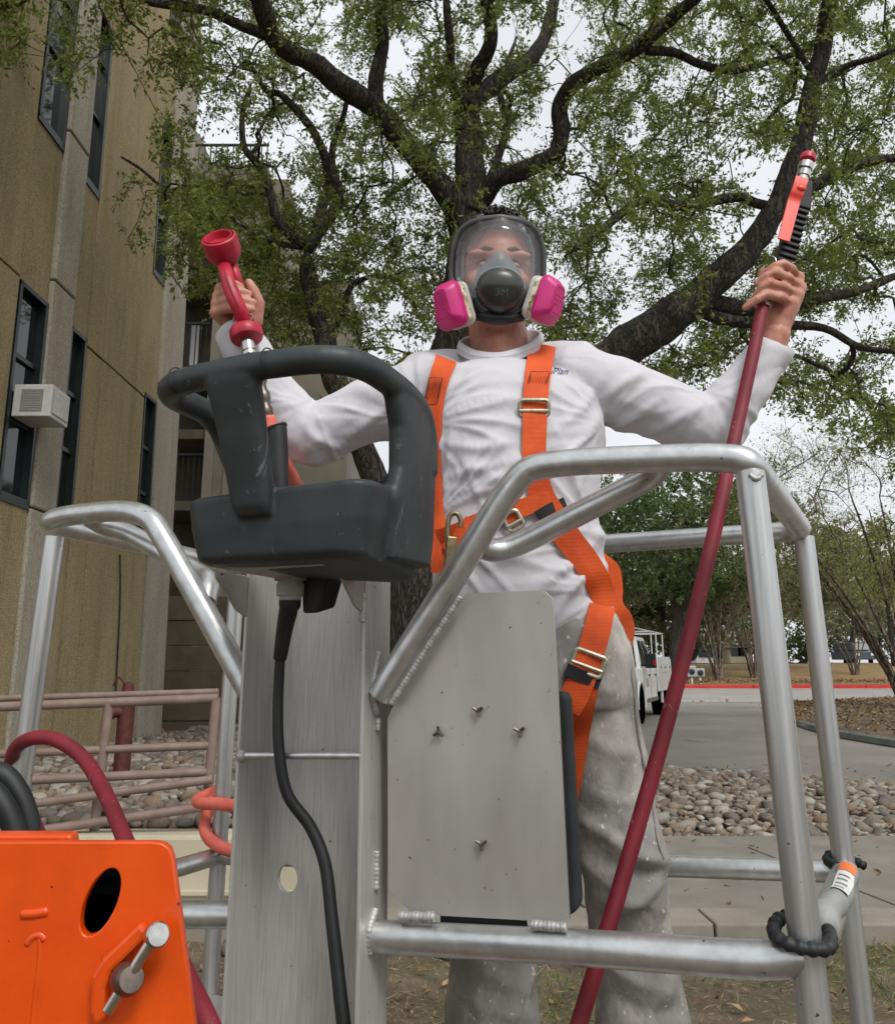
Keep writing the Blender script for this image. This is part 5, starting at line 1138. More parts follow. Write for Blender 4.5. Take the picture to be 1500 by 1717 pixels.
t4 = rot(loc, [0, 1, 0], rad(-25)); disp += .0045*np.clip(ridg(t4, 12, (.3, .6, 1.2), 15)-.3, -.3, 1)*tors
disp += .0022*fbm(loc*np.array([14, 10, 12.]), 3)
# sleeves: folds fan out from the crook of the elbow, drag lines run along the arm
for S, E, W_, sg in ((SHL, ELL, WRL, -1), (SHR, ELR, WRR, 1)):
    bis = unit(unit(S-E)+unit(W_-E)); crook = E + bis*.055; am = np.clip((np.abs(loc[:, 0])-.17)/.03, 0, 1)*(np.sign(loc[:, 0]) == sg)
    disp += radial(crook + np.array([0, -.03, 0]), 4.2, .019, .085, 31+sg, .012, am) + radial(E - bis*.07, 4.0, .008, .07, 37+sg, .02, am)
    for P_, Q_, sd2 in ((S, E, 1), (E, W_, 2)):
        d = unit(Q_-P_); a = (v-P_)@d; rest = (v-P_) - a[:, None]*d; t_, r_ = armco(v, P_, Q_); m = np.exp(-(np.maximum(0, r_-.08)/.02)**2)*am
        q = np.stack([a*7 + rest[:, 2]*9, rest[:, 1]*16, rest[:, 2]*26 + a*8], 1) + sd2*5.5; disp += m*.0075*np.clip(1-np.abs(vn(q))/.4-.25, -.25, 1)
disp *= .5
for poly, w_, a_ in (([(742, 700), (800, 676), (872, 668)], 8, .006), ([(742, 742), (800, 752), (868, 742)], 9, .007), ([(745, 800), (810, 786), (880, 768)], 9, .006), ([(748, 850), (800, 812), (850, 800)], 9, .006), ([(880, 1010), (930, 965), (985, 922), (1008, 880)], 10, .010), ([(930, 1030), (962, 985), (985, 950)], 8, .010), ([(985, 1010), (992, 980), (985, 950)], 7, -.008),
                     ([(935, 780), (975, 740), (1008, 690)], 9, .007), ([(930, 720), (970, 690), (1005, 640)], 9, .006), ([(1012, 668), (1050, 640), (1080, 628)], 9, .009), ([(1030, 715), (1075, 690), (1110, 668)], 9, .009), ([(1070, 735), (1120, 712), (1150, 690)], 8, .007), ([(560, 760), (610, 712), (640, 690)], 9, .007), ([(600, 760), (650, 735), (690, 700)], 9, .007), ([(500, 700), (530, 735), (570, 750)], 8, .006), ([(985, 890), (1008, 905), (1012, 945), (992, 965)], 9, .012)):
    disp += along(v, poly, w_, a_)*(n[:, 1] < .3)
setv(me, v + n*disp[:, None])
me = soften(me, 3)
sm_o = None
shirt = child(finish(me, 'shirt', MAT['shirt'], None, 'all'))
# collar, cuffs, hem and seams as pieces of the shirt
bs = bvh_of(me)
m_ = MB(); cl = [UP(778, 577, -.02), UP(800, 587, -.042), UP(838, 590, -.052), UP(875, 580, -.042), UP(898, 566, -.02), UP(905, 556, .01), UP(888, 552, .07), UP(838, 556, .1), UP(790, 562, .07), UP(772, 570, .01)]
cs = spline(cl + [cl[0]], 6)[:-1]; cc_ = cs.mean(0); ou = (cs-cc_)*np.array([1, 1, 0]); ou = ou/np.linalg.norm(ou, axis=1)[:, None]
m_.loft([cs - ou*.003 - (0, 0, .03), cs - ou*.002 - (0, 0, .004), cs, cs + ou*.0035 - (0, 0, .002), cs + ou*.007 - (0, 0, .012), cs + ou*.008 - (0, 0, .0135), cs + ou*.007 - (0, 0, .0145), cs + ou*.008 - (0, 0, .026)], False); q = m_.build('collar', MAT['shirt'], None, 'all'); q.parent = shirt
def cuff(W_, E_, r0, r1, ln, tilt):
    d = unit(W_-E_); u_, w_ = perp(d); rings = []
    for t, r in ((-.06, r0*.96), (-.03, r0), (0, r0*1.02), (ln*.5, (r0+r1)/2), (ln, r1), (ln+.001, r1-.0025), (ln*.4, (r0+r1)/2-.003), (-.01, r0-.003)):
        a = np.arange(28)*2*math.pi/28; c = W_ + d*t; wob = 1+.06*np.sin(a*3+t*60)+.03*np.sin(a*5+1); rings.append(c + (np.cos(a)*wob)[:, None]*u_*r + (np.sin(a)*wob)[:, None]*w_*r + d*(tilt*np.cos(a+.7))[:, None]*max(0, t)/max(ln, .01))
    m_ = MB(); m_.loft(rings, False); q = m_.build('cuff', MAT['shirt'], None, 'all'); q.parent = shirt
cuff(WRR*.93+ELR*.07, ELR, .044, .043, .03, .012); cuff(WRL*.97+ELL*.03, ELL, .046, .044, .03, .01)

def hit(px, py, tree=bs):
    r = ray(px, py); d = Vector(unit(r)); h = tree.ray_cast(Vector(CAM), d, 8.0); return np.array(h[0]) if h[0] is not None else None
# ---------------- jeans
j_ = MB()
j_.loft([tring(py, x0, x1, d) for py, x0, x1, d in ((1000, 738, 1012, .118), (1050, 736, 1040, .132), (1110, 738, 1058, .138), (1150, 742, 1062, .135), (1185, 745, 1064, .125))])
lr = [.094, .092, .079, .074, .076, .082, .085]
LP_R = [UP(985, 1150), UP(1001, 1230, -.005), UP(1016, 1320, -.012), UP(1042, 1440, -.028), UP(1050, 1530, -.005), UP(1078, 1690, .005), UP(1096, 1900, .02)]
LP_L = [UP(818, 1150), UP(822, 1230, -.005), UP(826, 1320, -.012), UP(826, 1440, -.028), UP(826, 1530, -.005), UP(828, 1690, .005), UP(828, 1900, .02)]
for L_ in (LP_R, LP_L): j_.tube(spline(L_, 6), np.interp(np.linspace(0, 1, 37), np.linspace(0, 1, 7), [.092, .085, .077, .077, .066, .078, .082]), 24)
me = remesh(j_, .0045, 12, .5); v = getv(me); n = getn(me); disp = .004*fbm(v*np.array([10, 8, 7.]), 3)
for L_ in (LP_R, LP_L):
    S = L_[3]; k = np.exp(-((v[:, 2]-(S[2]-.05))/.085)**2); dx = np.abs(v[:, 0]-S[0]) < .12
    ph = vn(v*9+2)*1.6; rr_ = ridg(rot(v-S, [0, 1, 0], rad(-28)), 12, (.4, .5, 1.4), 6); disp += dx*k*.013*np.clip(rr_-.15, -.4, 1) + dx*k*.002*np.clip(np.sin(v[:, 2]*80 + (v[:, 0]-S[0])*30 + ph*2.4), -.5, 1)
    k2 = np.clip((S[2]-.12-v[:, 2])/.1, 0, 1); disp += dx*k2*.014*np.clip(ridg(rot(v-S, [0, 1, 0], rad(38)), 10, (.35, .5, 1.4), 9)-.15, -.4, 1)
    k3 = np.clip((v[:, 2]-S[2]-.05)/.2, 0, 1); lo_ = rot(v-S, [0, 1, 0], rad(35)); disp += dx*k3*.010*np.clip(ridg(lo_, 9, (.3, .6, 1.4), 4)-.2, -.3, 1)
fr_ = (n[:, 1] < .35)
for poly, w_, a_ in (([(968, 1372), (1012, 1400), (1070, 1438), (1116, 1444)], 13, .017), ([(985, 1412), (1040, 1452), (1112, 1470)], 12, -.013), ([(1118, 1462), (1090, 1492), (1040, 1512), (1000, 1506)], 12, .015), ([(1000, 1532), (1050, 1540), (1090, 1520)], 10, -.010), ([(990, 1330), (1040, 1345), (1090, 1340)], 14, .007), ([(985, 1235), (1030, 1262), (1080, 1265)], 14, .006),
                     ([(1008, 1600), (1060, 1640), (1130, 1668)], 13, .012), ([(1020, 1660), (1070, 1690), (1140, 1700)], 13, -.009), ([(790, 1612), (830, 1640), (880, 1660)], 13, .010), ([(770, 1660), (820, 1690), (885, 1705)], 12, .010), ([(960, 1110), (1000, 1150), (1050, 1170)], 14, .007)):
    disp += along(v, poly, w_, a_)*fr_
setv(me, v + n*disp[:, None]); me = soften(me, 3); jeans = child(finish(me, 'jeans', MAT['jeans'], None, 'all')); bj = bvh_of(me)
MAT['jseam'] = M2('denim seam', (120, 117, 112), (150, 146, 140), 40, .9)
sidepts = []
for px, py in ((1056, 1075), (1058, 1130), (1064, 1190), (1074, 1260), (1090, 1330), (1100, 1400), (1112, 1440)):
    h = None
    for k in range(30):
        h = hit(px-k*1.5, py, bj)
        if h is not None: break
    if h is not None: sidepts.append(h + np.array([.0, -.002, 0]))
if len(sidepts) > 2: m_ = MB(); m_.tube(spline(sidepts, 6), .0022, 6); q = m_.build('side_seam', MAT['jseam'], None, 'all'); q.parent = jeans
for L_ in (LP_R, LP_L):
    e = L_[-1]; m_ = MB(); z0 = .502; m_.loft([ering((e[0], e[1]-.03, z0), .048, .13), ering((e[0], e[1]-.03, z0+.05), .05, .13), ering((e[0], e[1]-.02, z0+.09), .045, .10), ering((e[0], e[1]+.01, z0+.16), .05, .06)]); child(m_.build('boot', MAT['boot'], None, 'all', .004))
# "Plan" printed on the chest, its first word hidden under the strap
tm = text_mesh('Plan', .020, .45); tv = getv(tm); c = hit(938, 623); org = c
fx = unit(np.array([1, 0, -.04])); newv = []
for a, b_, _ in tv:
    px, py = topx(c + fx*a*.92 + np.array([0, 0, b_*.95])); h = hit(px, py); h = c if h is None else h; newv.append(h + np.array([0, -.0016, 0]))
setv(tm, np.array(newv)); q = finish(tm, 'chest_print', MAT['navy'], None, False); q.parent = shirt
sw = [hit(px, py) for px, py in ((914, 628), (919, 620), (926, 614), (930, 618), (924, 626), (921, 632))]; m_ = MB(); m_.tube(spline([s+np.array([0, -.0015, 0]) for s in sw], 5), .0009, 5); q = m_.build('chest_print', MAT['navy'], None, 'all'); q.parent = shirt

# ================================================================== SAFETY HARNESS
har = thing('safety_harness', 'orange webbing full body harness with metal buckles worn over the white shirt', 'harness', UP(870, 900)*np.array([1, 1, 0]))
def body_hit(px, py):
    best = None
    for tr in (bs, bj):
        h = hit(px, py, tr)
        if h is not None and (best is None or h[1] < best[1]): best = h
    return best
def strap(name, path, wpx, mat='web', lift=.005, th=.0026, par=None, n=5, widths=None, k=6, smooth=6, over=False):
    """webbing laid on the body along a line of photograph points"""
    S = spline([np.array([p[0], p[1], 0.]) for p in path], k); T = np.gradient(S, axis=0); rows = []
    W_ = np.interp(np.linspace(0, 1, len(S)), np.linspace(0, 1, len(widths)), widths) if widths else np.full(len(S), wpx)
    for (x, y, _), t, w in zip(S, T, W_):
        nrm = unit(np.array([-t[1], t[0], 0])); row = []
        for a in np.linspace(-.5, .5, n):
            h = body_hit(x+nrm[0]*a*w, y+nrm[1]*a*w)
            row.append(h)
        if any(h is None for h in row):
            ok = [h for h in row if h is not None]
            if not ok: continue
            yy = np.mean([h[1] for h in ok]); row = [h if h is not None else U(x+nrm[0]*a*w, y+nrm[1]*a*w, yy+.012) for h, a in zip(row, np.linspace(-.5, .5, n))]
        rows.append(row)
    A_ = np.array(rows); dist = np.linalg.norm(A_-CAM, axis=2); dp = np.pad(dist, 1, mode='edge'); dist = np.minimum.reduce([dp[a:a+dist.shape[0], b:b+dist.shape[1]] for a in range(3) for b in range(3)])
    for _ in range(smooth):
        d2 = dist.copy(); d2[1:-1] = (dist[:-2]+2*dist[1:-1]+dist[2:])/4; m = d2.mean(1, keepdims=True); dist = .5*d2+.5*(m + (d2-m)*.7)
    dirs = (A_-CAM)/np.linalg.norm(A_-CAM, axis=2)[:, :, None]; top = CAM + dirs*(dist-lift-th)[:, :, None]; bot = CAM + dirs*(dist-lift+.001)[:, :, None]
    if over:      # carried on over the shoulder
        ex = [(.10, -.012), (.06, .012), (.025, .012)]; top = np.concatenate([[top[0] + np.array([0, a, b]) for a, b in ex], top]); bot = np.concatenate([[bot[0] + np.array([0, a-.0, b-.004]) for a, b in ex], bot])
    rings = [np.concatenate([top[i], bot[i][::-1]]) for i in range(len(top))]
    m_ = MB(); m_.loft(rings); o = m_.build(name, MAT[mat], par or har, True); return o, top
# shoulder straps
ps1 = [(910, 578), (904, 612), (898, 660), (896, 720), (896, 780), (908, 830), (930, 870), (952, 902), (985, 945), (1006, 985), (1014, 1020)]
s1, t1_ = strap('shoulder_strap', ps1, 40, widths=[44, 44, 42, 40, 40, 44, 46, 44, 44, 40], over=True)
ps2 = [(748, 602), (737, 632), (728, 680), (728, 760), (730, 830), (733, 890), (738, 960)]
s2, t2_ = strap('shoulder_strap', ps2, 36, widths=[36, 34, 30, 22, 24, 30, 30], over=True)
strap('chest_strap', [(724, 905), (760, 895), (800, 876), (850, 862), (890, 846), (930, 836)], 30, lift=.0085)
strap('lanyard_loop', [(790, 872), (776, 888), (766, 912), (764, 940)], 22, lift=.014)
strap('keeper_band', [(900, 866), (924, 852), (948, 842)], 18, 'blackweb', .0105)
strap('keeper_band', [(716, 897), (738, 897)], 14, 'blackweb', .012, k=4)
strap('waist_strap', [(716, 908), (742, 910), (752, 918)], 16, lift=.010)
strap('leg_strap', [(1010, 1015), (1000, 1060), (985, 1110), (966, 1160), (950, 1190)], 46, lift=.009, widths=[44, 46, 46, 48, 46])
strap('leg_strap', [(985, 1140), (978, 1190), (970, 1250), (962, 1320), (955, 1370)], 30, lift=.006, widths=[40, 36, 30, 22, 12])
strap('keeper_band', [(948, 1122), (976, 1134), (1006, 1146)], 22, 'blackweb', .0125)
m_ = MB(); hp_ = [(1004, 928), (1022, 950), (1028, 985), (1030, 1010), (1044, 1030), (1055, 1055), (1056, 1085)]
rows = []
for i, (x, y) in enumerate(hp_):
    w = [10, 16, 16, 14, 14, 9, 4][i]; yy = YP + [-.03, -.01, 0, 0, .02, .05, .07][i]; rows.append([U(x-w, y, yy-.025), U(x+w, y, yy+.01), U(x+w, y, yy+.013), U(x-w, y, yy-.022)])
rows = [list(q) for q in np.stack([spline([np.array(r[k]) for r in rows], 5) for k in range(4)], 1)]
m_.loft(rows); m_.build('hip_strap', MAT['web'], har)
# stitching boxes
def stitch(cx, cy, w, h, n, tilt=0.0, lift=.026):
    def at(x, y):
        px, py = cx + x*w/2 - y*h/2*tilt, cy + y*h/2; q = body_hit(px, py)
        if q is None: q = U(px, py, YP-.13)
        d = unit(q-CAM); return q - d*lift
    m_ = MB(); edge = [(-1, -1), (1, -1), (1, 1), (-1, 1), (-1, -1)]; P_ = [at(*e) for e in edge]; dm = np.mean([np.linalg.norm(p-CAM) for p in P_])
    def fl(p): return CAM + unit(p-CAM)*(np.linalg.norm(p-CAM)*.4+dm*.6)
    m_.tube([fl(p) for p in P_], .0007, 4); zz = [(-1 + 2*k/n, -1 if k % 2 else 1) for k in range(n+1)]; m_.tube([fl(at(*z)) for z in zz], .0006, 4); zz = [(-1 + 2*k/n, 1 if k % 2 else -1) for k in range(n+1)]; m_.tube([fl(at(*z)) for z in zz], .0006, 4)
    m_.build('stitching', MAT['thread'], har)
stitch(901, 641, 32, 36, 6, .25); stitch(726, 655, 22, 44, 5, .2); 
# buckles
def buckle(cx, cy, w, h, a, yref=None, lift=.014, r=.0043, bar=True):
    q = body_hit(cx, cy); d0 = np.linalg.norm(q-CAM)-lift; c, s = math.cos(rad(a)), math.sin(rad(a))
    def at(x, y, k=0.0): px, py = cx + x*c - y*s, cy + x*s + y*c; return CAM + unit(ray(px, py))*(d0-k)
    m_ = MB(); R_ = [at(x, y) for x, y in rrect(-w/2, -h/2, w/2, h/2, 6, 4)]; m_.tube(R_, r, 8, closed=True)
    if bar: m_.tube([at(-w/2, h*.18, .002), at(w/2, h*.18, .002)], r*.9, 8)
    m_.build('buckle', MAT['zinc'], har)
buckle(895, 684, 48, 27, 0); buckle(986, 1112, 54, 34, 20, lift=.0165); buckle(860, 873, 26, 30, -28, lift=.014)
# snap hook hanging at the belt
q0 = U(757, 905, YP-.155)
sh = MB(); pts = [U(x, y, YP-.155) for x, y in ((752, 945), (750, 905), (751, 875), (757, 862), (767, 862), (772, 872), (772, 884))]; sh.tube(spline(pts, 6), .0048, 10); sh.build('snap_hook', MAT['brass'], har)
sh = MB(); a = U(749, 898, YP-.162); b2_ = U(767, 900, YP-.162); c2_ = U(762, 960, YP-.162); d2_ = U(742, 960, YP-.162); sh.prism([a, b2_, c2_, d2_], (0, 1, 0), .012); sh.build('snap_hook_body', MAT['brass'], har, False, .003)
# ================================================================== RESPIRATOR
mk = thing('respirator_mask', 'grey full face respirator with clear visor and magenta side filters', 'respirator', HD)
def ff(x, u): return .118 - 7.2*x*x - .9*max(0, u-.06)**1*.35 - (.25*max(0, -u-.06))
prof = [(0, .111), (.052, .107), (.085, .091), (.100, .054), (.103, .008), (.1, -.025), (.082, -.052), (.066, -.078), (.05, -.103), (.026, -.117), (0, -.121)]
out = prof + [(-x, u) for x, u in prof[-2:0:-1]]
ringp = [HP(x, ff(x*.94, u) - .012, u) for x, u in out]
ringp = spline(ringp + [ringp[0]], 5)[:-1]
m_ = MB(); m_.tube(ringp, .0076, 12, closed=True, flat=1.0); m_.build('frame', MAT['maskgrey'], mk, 'all')
inn = [(x*.935, u*.945+.002) for x, u in out]; rp2 = [HP(x, ff(x, u)-.002, u) for x, u in inn]; rp2 = spline(rp2+[rp2[0]], 5)[:-1]
m_ = MB(); m_.tube(rp2, .0028, 8, closed=True); m_.build('gasket', MAT['black'], mk, 'all')
# skirt sealing round the face, behind the frame
m_ = MB(); r0 = [HP(x, ff(x*.94, u)-.014, u) for x, u in out]; r1 = [HP(x*.98, ff(x*.94, u)*.5 - .012, u*.98) for x, u in out]; r2 = [HP(x*.86, .012+.0*u, u*.93) for x, u in out]; r3 = [HP(x*.78, .03, u*.86) for x, u in out]
m_.loft([r0, r1, r2, r3], False); m_.build('face_seal', MAT['masklight'], mk, 'all')  # pale tone chosen so the seal bounces light onto the face
# visor: curved clear sheet following the frame
m_ = MB(); rows = []
vo = [(x*.94, u*.95+.002) for x, u in out]
for k in (1.0, .75, .5, .25, .02):
    rows.append([HP(x*k, ff(x*k, u*k+.004*(1-k))+.001, u*k+.004*(1-k)) for x, u in vo])
m_.loft(rows, True); 
m_.build('visor', MAT['visor'], mk, 'all')
# inner nose cup
def cup(u): return np.interp(u, [-.105, -.07, -.04, -.015, .015, .04, .046], [.056, .070, .072, .060, .037, .016, .006])
rows = []
for u in np.linspace(-.1, .046, 14):
    w = cup(u); rows.append([HP(w*q, .070 + .040*(1-abs(q)**2)*min(1, w/.035), u) for q in np.linspace(-1, 1, 17)])
m_ = MB(); m_.loft(rows, False, False); m_.build('nose_cup', MAT['masklight'], mk, 'all')
# exhalation cover in front
m_ = MB(); rows = []
for k, f_ in ((1.0, .095), (1.0, .116), (.98, .123), (.92, .131), (.78, .138), (.55, .143), (.28, .1455), (.02, .146)):
    a = np.linspace(0, 2*math.pi, 32, False); rows.append([HP(.0515*k*math.cos(t), f_ - .012*max(0, -math.sin(t))*k, -.053 + (.044 if math.sin(t) > 0 else .056)*k*math.sin(t)*(1 if math.sin(t) > 0 else (1 - .12*abs(math.cos(t))))) for t in a])
m_.loft(rows); m_.build('exhale_cover', MAT['maskdark'], mk, 'all')
m_ = MB(); m_.tube([HP(.053*math.cos(t), .112, -.052+.0455*math.sin(t)) for t in np.linspace(-.1, math.pi+.1, 26)], .003, 8); m_.build('cover_rim', MAT['masklight'], mk, 'all')
tm = text_mesh('3M', .021, 0, .0002); v = getv(tm); setv(tm, HP(0, 0, 0) + v[:, :1]*HX + (v[:, 1:2]-.066)*HU + HF*(.1447 - 4.0*(v[:, :1]**2) - 1.0*v[:, 1:2]**2 + v[:, 2:3]) - root_loc(mk)); finish(tm, 'embossed_mark', MAT['maskdark'], mk, False)
m_ = MB(); m_.tube(spline([HP(-.055, .07, -.105), HP(-.03, .095, -.113), HP(0, .102, -.116), HP(.03, .095, -.113), HP(.055, .07, -.105)], 5), .0095, 10); m_.build('chin_band', MAT['black'], mk, 'all')
# harness tabs and buckles at the top
for s, u, x in ((-1, .110, .045), (1, .110, .048), (1, .084, .088)):
    m_ = MB(); c = HP(s*x, ff(x*.9, u)-.02, u); m_.box(c + HU*.004, (.009, .010, .005), [unit(HX+HU*(-s*.5)), HF, unit(HU+HX*(s*.5))]); m_.build('strap_buckle', MAT['maskgrey'], mk, False, .003)
    m_ = MB(); m_.tube(spline([c, HP(s*x*.95, .0, u+.008), HP(s*x*.75, -.06, u*.8+.02), HP(0, -.118, .03)], 5), .007, 8, flat=.35, flatdir=HU); m_.build('head_strap', MAT['maskgrey'], mk, 'all')
# side filters
for s, cx, cy in ((-1, 755, 512), (1, 917, 503)):
    c = U(cx, cy, YP-.085); ax = unit(HX*s*.72 + HF*.66 - HU*.16); up = unit(HU*.97 + HX*s*.20 - ax*((HU*.97+HX*s*.2)@ax)); sd_ = np.cross(up, ax)*1.0
    def fr_(w, h, d, cut=.25, n=5):
        pts = rrect(-w, -h, w, h, min(w, h)*cut*2, n); return [c + sd_*x*(1-.16*(y/h)) + up*y + ax*d for x, y in pts]
    m_ = MB(); m_.loft([fr_(.030, .042, -.030), fr_(.0335, .0455, -.028), fr_(.0335, .0455, -.020), fr_(.031, .043, -.019)]); m_.build('filter_base', MAT['filterwhite'], mk)
    m_ = MB(); m_.loft([fr_(.0315, .0435, -.020), fr_(.0325, .0445, -.004), fr_(.0325, .0445, -.003)]); m_.build('filter_band', MAT['filterband'], mk)
    m_ = MB(); m_.loft([fr_(.034, .046, -.006), fr_(.0355, .0475, -.003), fr_(.0355, .0475, .003), fr_(.0335, .0455, .0045), fr_(.0335, .0455, .008), fr_(.021, .032, .025), fr_(.020, .031, .026), fr_(.0002, .0002, .0262)]); fp = m_.build('filter_cartridge', MAT['pink'], mk, True)
    m_ = MB(); m_.tube([p for p in fr_(.0165, .026, .0262)], .0007, 5, closed=True)
    for k in (-1, 0, 1): m_.tube([c + sd_*x + up*(.009*k) + ax*.0263 for x in (-.016, .016)], .0005, 4)
    q = m_.build('moulded_ridge', MAT['pink'], fp)
    m_ = MB(); m_.lathe(c - ax*.03, -ax, [(0, .022), (.006, .022), (.0061, .026), (.012, .026), (.014, .02), (.04, .018)], 20); m_.build('bayonet', MAT['maskgrey'], mk)

# ================================================================== HELD NOZZLES AND HOSES
# image left: red bell nozzle
nz = thing('bell_nozzle', 'scuffed red bell nozzle with guard loop held up at left', 'nozzle', U(385, 480, YP-.06))
tp = U(366, 397, YP-.085); ax0 = unit(np.array([-.15, -.80, .56]))
m_ = MB(); m_.lathe(tp, -ax0, [(.012, .001), (.012, .022), (.004, .025), (-.002, .0265), (-.002, .029), (.004, .030), (.004, .031), (-.001, .033), (.001, .0365), (.008, .0378), (.034, .0375), (.045, .034), (.056, .026), (.06, .014), (.06, .0)][::1], 32); m_.build('bell', MAT['gunred'], nz, True)
gl = spline([U(374, 432, YP-.035), U(379, 460, YP-.092), U(389, 490, YP-.102), U(402, 520, YP-.095), U(411, 545, YP-.075)], 7)
m_ = MB(); m_.tube(gl, np.interp(np.linspace(0, 1, len(gl)), [0, .3, .8, 1], [.0105, .0115, .0125, .0115]), 14, flat=1.25, flatdir=(1, 0, 0)); m_.build('guard_loop', MAT['gunred'], nz, 'all')
m_ = MB(); m_.tube(gl + np.array([0, -.0125, 0]), .0012, 6); m_.build('mould_line', MAT['hose'], nz, 'all')
gr_ = spline([U(384, 430, YP-.025), U(393, 458, YP-.045), U(402, 488, YP-.034), U(408, 520, YP-.034), U(413, 548, YP-.05)], 6)
m_ = MB(); m_.tube(gr_, .0125, 14); m_.build('rear_grip', MAT['gunred'], nz, 'all')
cc = U(411, 549, YP-.07); axn = unit(U(421, 600, YP-.07)-cc + np.array([0, -.012, 0]))
m_ = MB(); m_.lathe(cc, axn, [(0, .001), (0, .026), (.004, .031), (.008, .0335), (.022, .0335), (.028, .031), (.029, .018)], 32); m_.build('collar_ring', MAT['gunred'], nz)
m_ = MB(); m_.tube([cc + .018*np.array([math.cos(t), 0, 0])*1.1 + np.array([0, -.02, 0]) + np.array([0, 0, .012*math.sin(t)+.01]) for t in np.linspace(-.4, 3.6, 16)], .0018, 6); m_.build('wire_clip', MAT['darksteel'], nz, 'all')
m_ = MB(); m_.lathe(cc + axn*.026, axn, [(0, .0125), (.012, .0125), (.0121, .0145), (.032, .0145), (.0325, .0125), (.036, .0125), (.0365, .0155), (.043, .0155), (.044, .013), (.048, .013), (.049, .0165), (.06, .0165), (.064, .013), (.12, .012)], 20); m_.build('swivel', MAT['steel'], nz)
hs1 = thing('hose', 'red hose with steel coupling and black grip behind the console', 'hose', U(470, 760, YP)*np.array([1, 1, 0]))
pA = U(425, 608, YP-.07); pts = [U(428, 610, YP-.072), U(440, 655, YP-.075), U(449, 705, YP-.075)]
m_ = MB(); S_ = spline(pts, 10); m_.tube(S_, .0115*(1+.16*np.sign(np.sin(np.arange(len(S_))*1.2))), 16); m_.build('coupling', MAT['darksteel'], hs1)
pts = [U(449, 700, YP-.075), U(456, 735, YP-.075), U(470, 770, YP-.07), U(496, 815, YP+.02), U(522, 870, YP+.14), U(545, 960, YP+.22), U(555, 1100, YP+.25), U(560, 1500, YP+.25)]
m_ = MB(); m_.tube(spline(pts, 8), .0155, 16); m_.build('hose_body', MAT['coral'], hs1, 'all')
m_ = MB(); m_.tube(spline([U(464, 716, YP-.11), U(465, 724, YP-.11), U(467, 775, YP-.11), U(469, 830, YP-.11)], 6), [.0205]*3+[.0185]*16, 18); m_.build('grip_sleeve', MAT['black'], hs1, True, .002)
# image right: trigger handle on the long hose
tw_ = thing('trigger_handle', 'black ribbed trigger handle with orange lever held up at right', 'spray handle', U(1315, 420, YH))
P0, P1 = U(1297, 474, YH+.0), U(1356, 250, YH)
axh = unit(P1-P0); sdh = unit(np.cross(axh, np.array([0, 1, 0])) ); fh = np.cross(sdh, axh); fh = fh if fh[1] < 0 else -fh
sdh = sdh if sdh[0] > 0 else -sdh
def HH(t, s, f): return P0 + axh*t*1.12 + sdh*s*1.1 + fh*f
Lh = np.linalg.norm(P1-P0)
m_ = MB(); m_.box(HH(.085, .004, -.002), (.013, .010, .085), [sdh, fh, axh]); m_.build('grip_core', MAT['black'], tw_, False, .004)
for k in range(10):
    t = .045+.0125*k; m_ = MB(); m_.box(HH(t, .010, .0), (.0185, .0135, .0036), [sdh, fh, axh]); m_.build('grip_rib', MAT['black'], tw_, False, .0015)
m_ = MB(); m_.hexa([HH(.165, -.014, .012), HH(.165, .030, .012), HH(.165, .030, -.014), HH(.165, -.014, -.014)], [HH(.222, -.014, .014), HH(.224, .020, .014), HH(.224, .020, -.014), HH(.222, -.014, -.014)]); m_.build('valve_body', MAT['black'], tw_, False, .003)
lev = [(.222, .020), (.205, .0225), (.185, .022), (.172, .017), (.15, .02), (.10, .029), (.072, .034)]
rows = []
for t, f_ in lev: rows.append([HH(t, -.0165+(.222-t)*-.04, f_), HH(t, .0085-(.222-t)*.055, f_), HH(t, .0085-(.222-t)*.055, f_-.004), HH(t, -.0165+(.222-t)*-.04, f_-.004)])
rows = [list(q) for q in np.stack([spline([np.array(r[k]) for r in rows], 4) for k in range(4)], 1)]
m_ = MB(); m_.loft(rows); m_.build('lever', MAT['lever'], tw_, True, .001)
m_ = MB(); m_.sphere(HH(.196, -.001, .0235), (.010, .0065, .004), [sdh, axh, fh]); m_.build('lever_button', MAT['lever'], tw_, 'all')
m_ = MB(); m_.lathe(HH(.222, .002, 0), axh, [(0, .013), (.008, .013), (.0085, .0115), (.016, .0115), (.0165, .014), (.03, .014), (.031, .0115), (.034, .0115), (.0345, .0155), (.05, .0155), (.052, .013)], 16); m_.build('fitting', MAT['steel'], tw_)
m_ = MB(); m_.lathe(HH(.272, .002, 0), axh, [(0, .0125), (.003, .0165), (.014, .0165), (.017, .015), (.018, .0)], 14); m_.build('nozzle_cap', MAT['gunred'], tw_)
m_ = MB(); m_.tube(spline([HH(.045, -.02, .014), HH(.04, -.014, .018), HH(.032, -.01, .02), HH(.03, 0, .021), HH(.032, .012, .02), HH(.04, .018, .018), HH(.045, .024, .014)], 4), .0015, 6); m_.build('wire_clip', MAT['steel'], tw_, 'all')
hs2 = thing('hose', 'long dark red hose hanging from the raised right handle across the basket', 'hose', U(1000, 1717, 1.4)*np.array([1, 1, 0]))
pts = [U(1285, 490, YH+.0), U(1277, 520, YH-.01), U(1265, 580, YH-.03), U(1240, 695, 1.53), U(1217, 800, 1.48), U(1192, 915, 1.45), U(1157, 1060, 1.43), U(1110, 1240, 1.42), U(1069, 1385, 1.41), U(1027, 1530, 1.40), U(972, 1712, 1.385), U(930, 1850, 1.37), U(880, 1990, 1.38)]
m_ = MB(); m_.tube(spline(pts, 8), np.interp(np.linspace(0, 1, 97), [0, .1, .6, 1], [.0118, .0124, .0127, .0127]), 20); m_.build('hose_body', MAT['hose'], hs2, 'all')
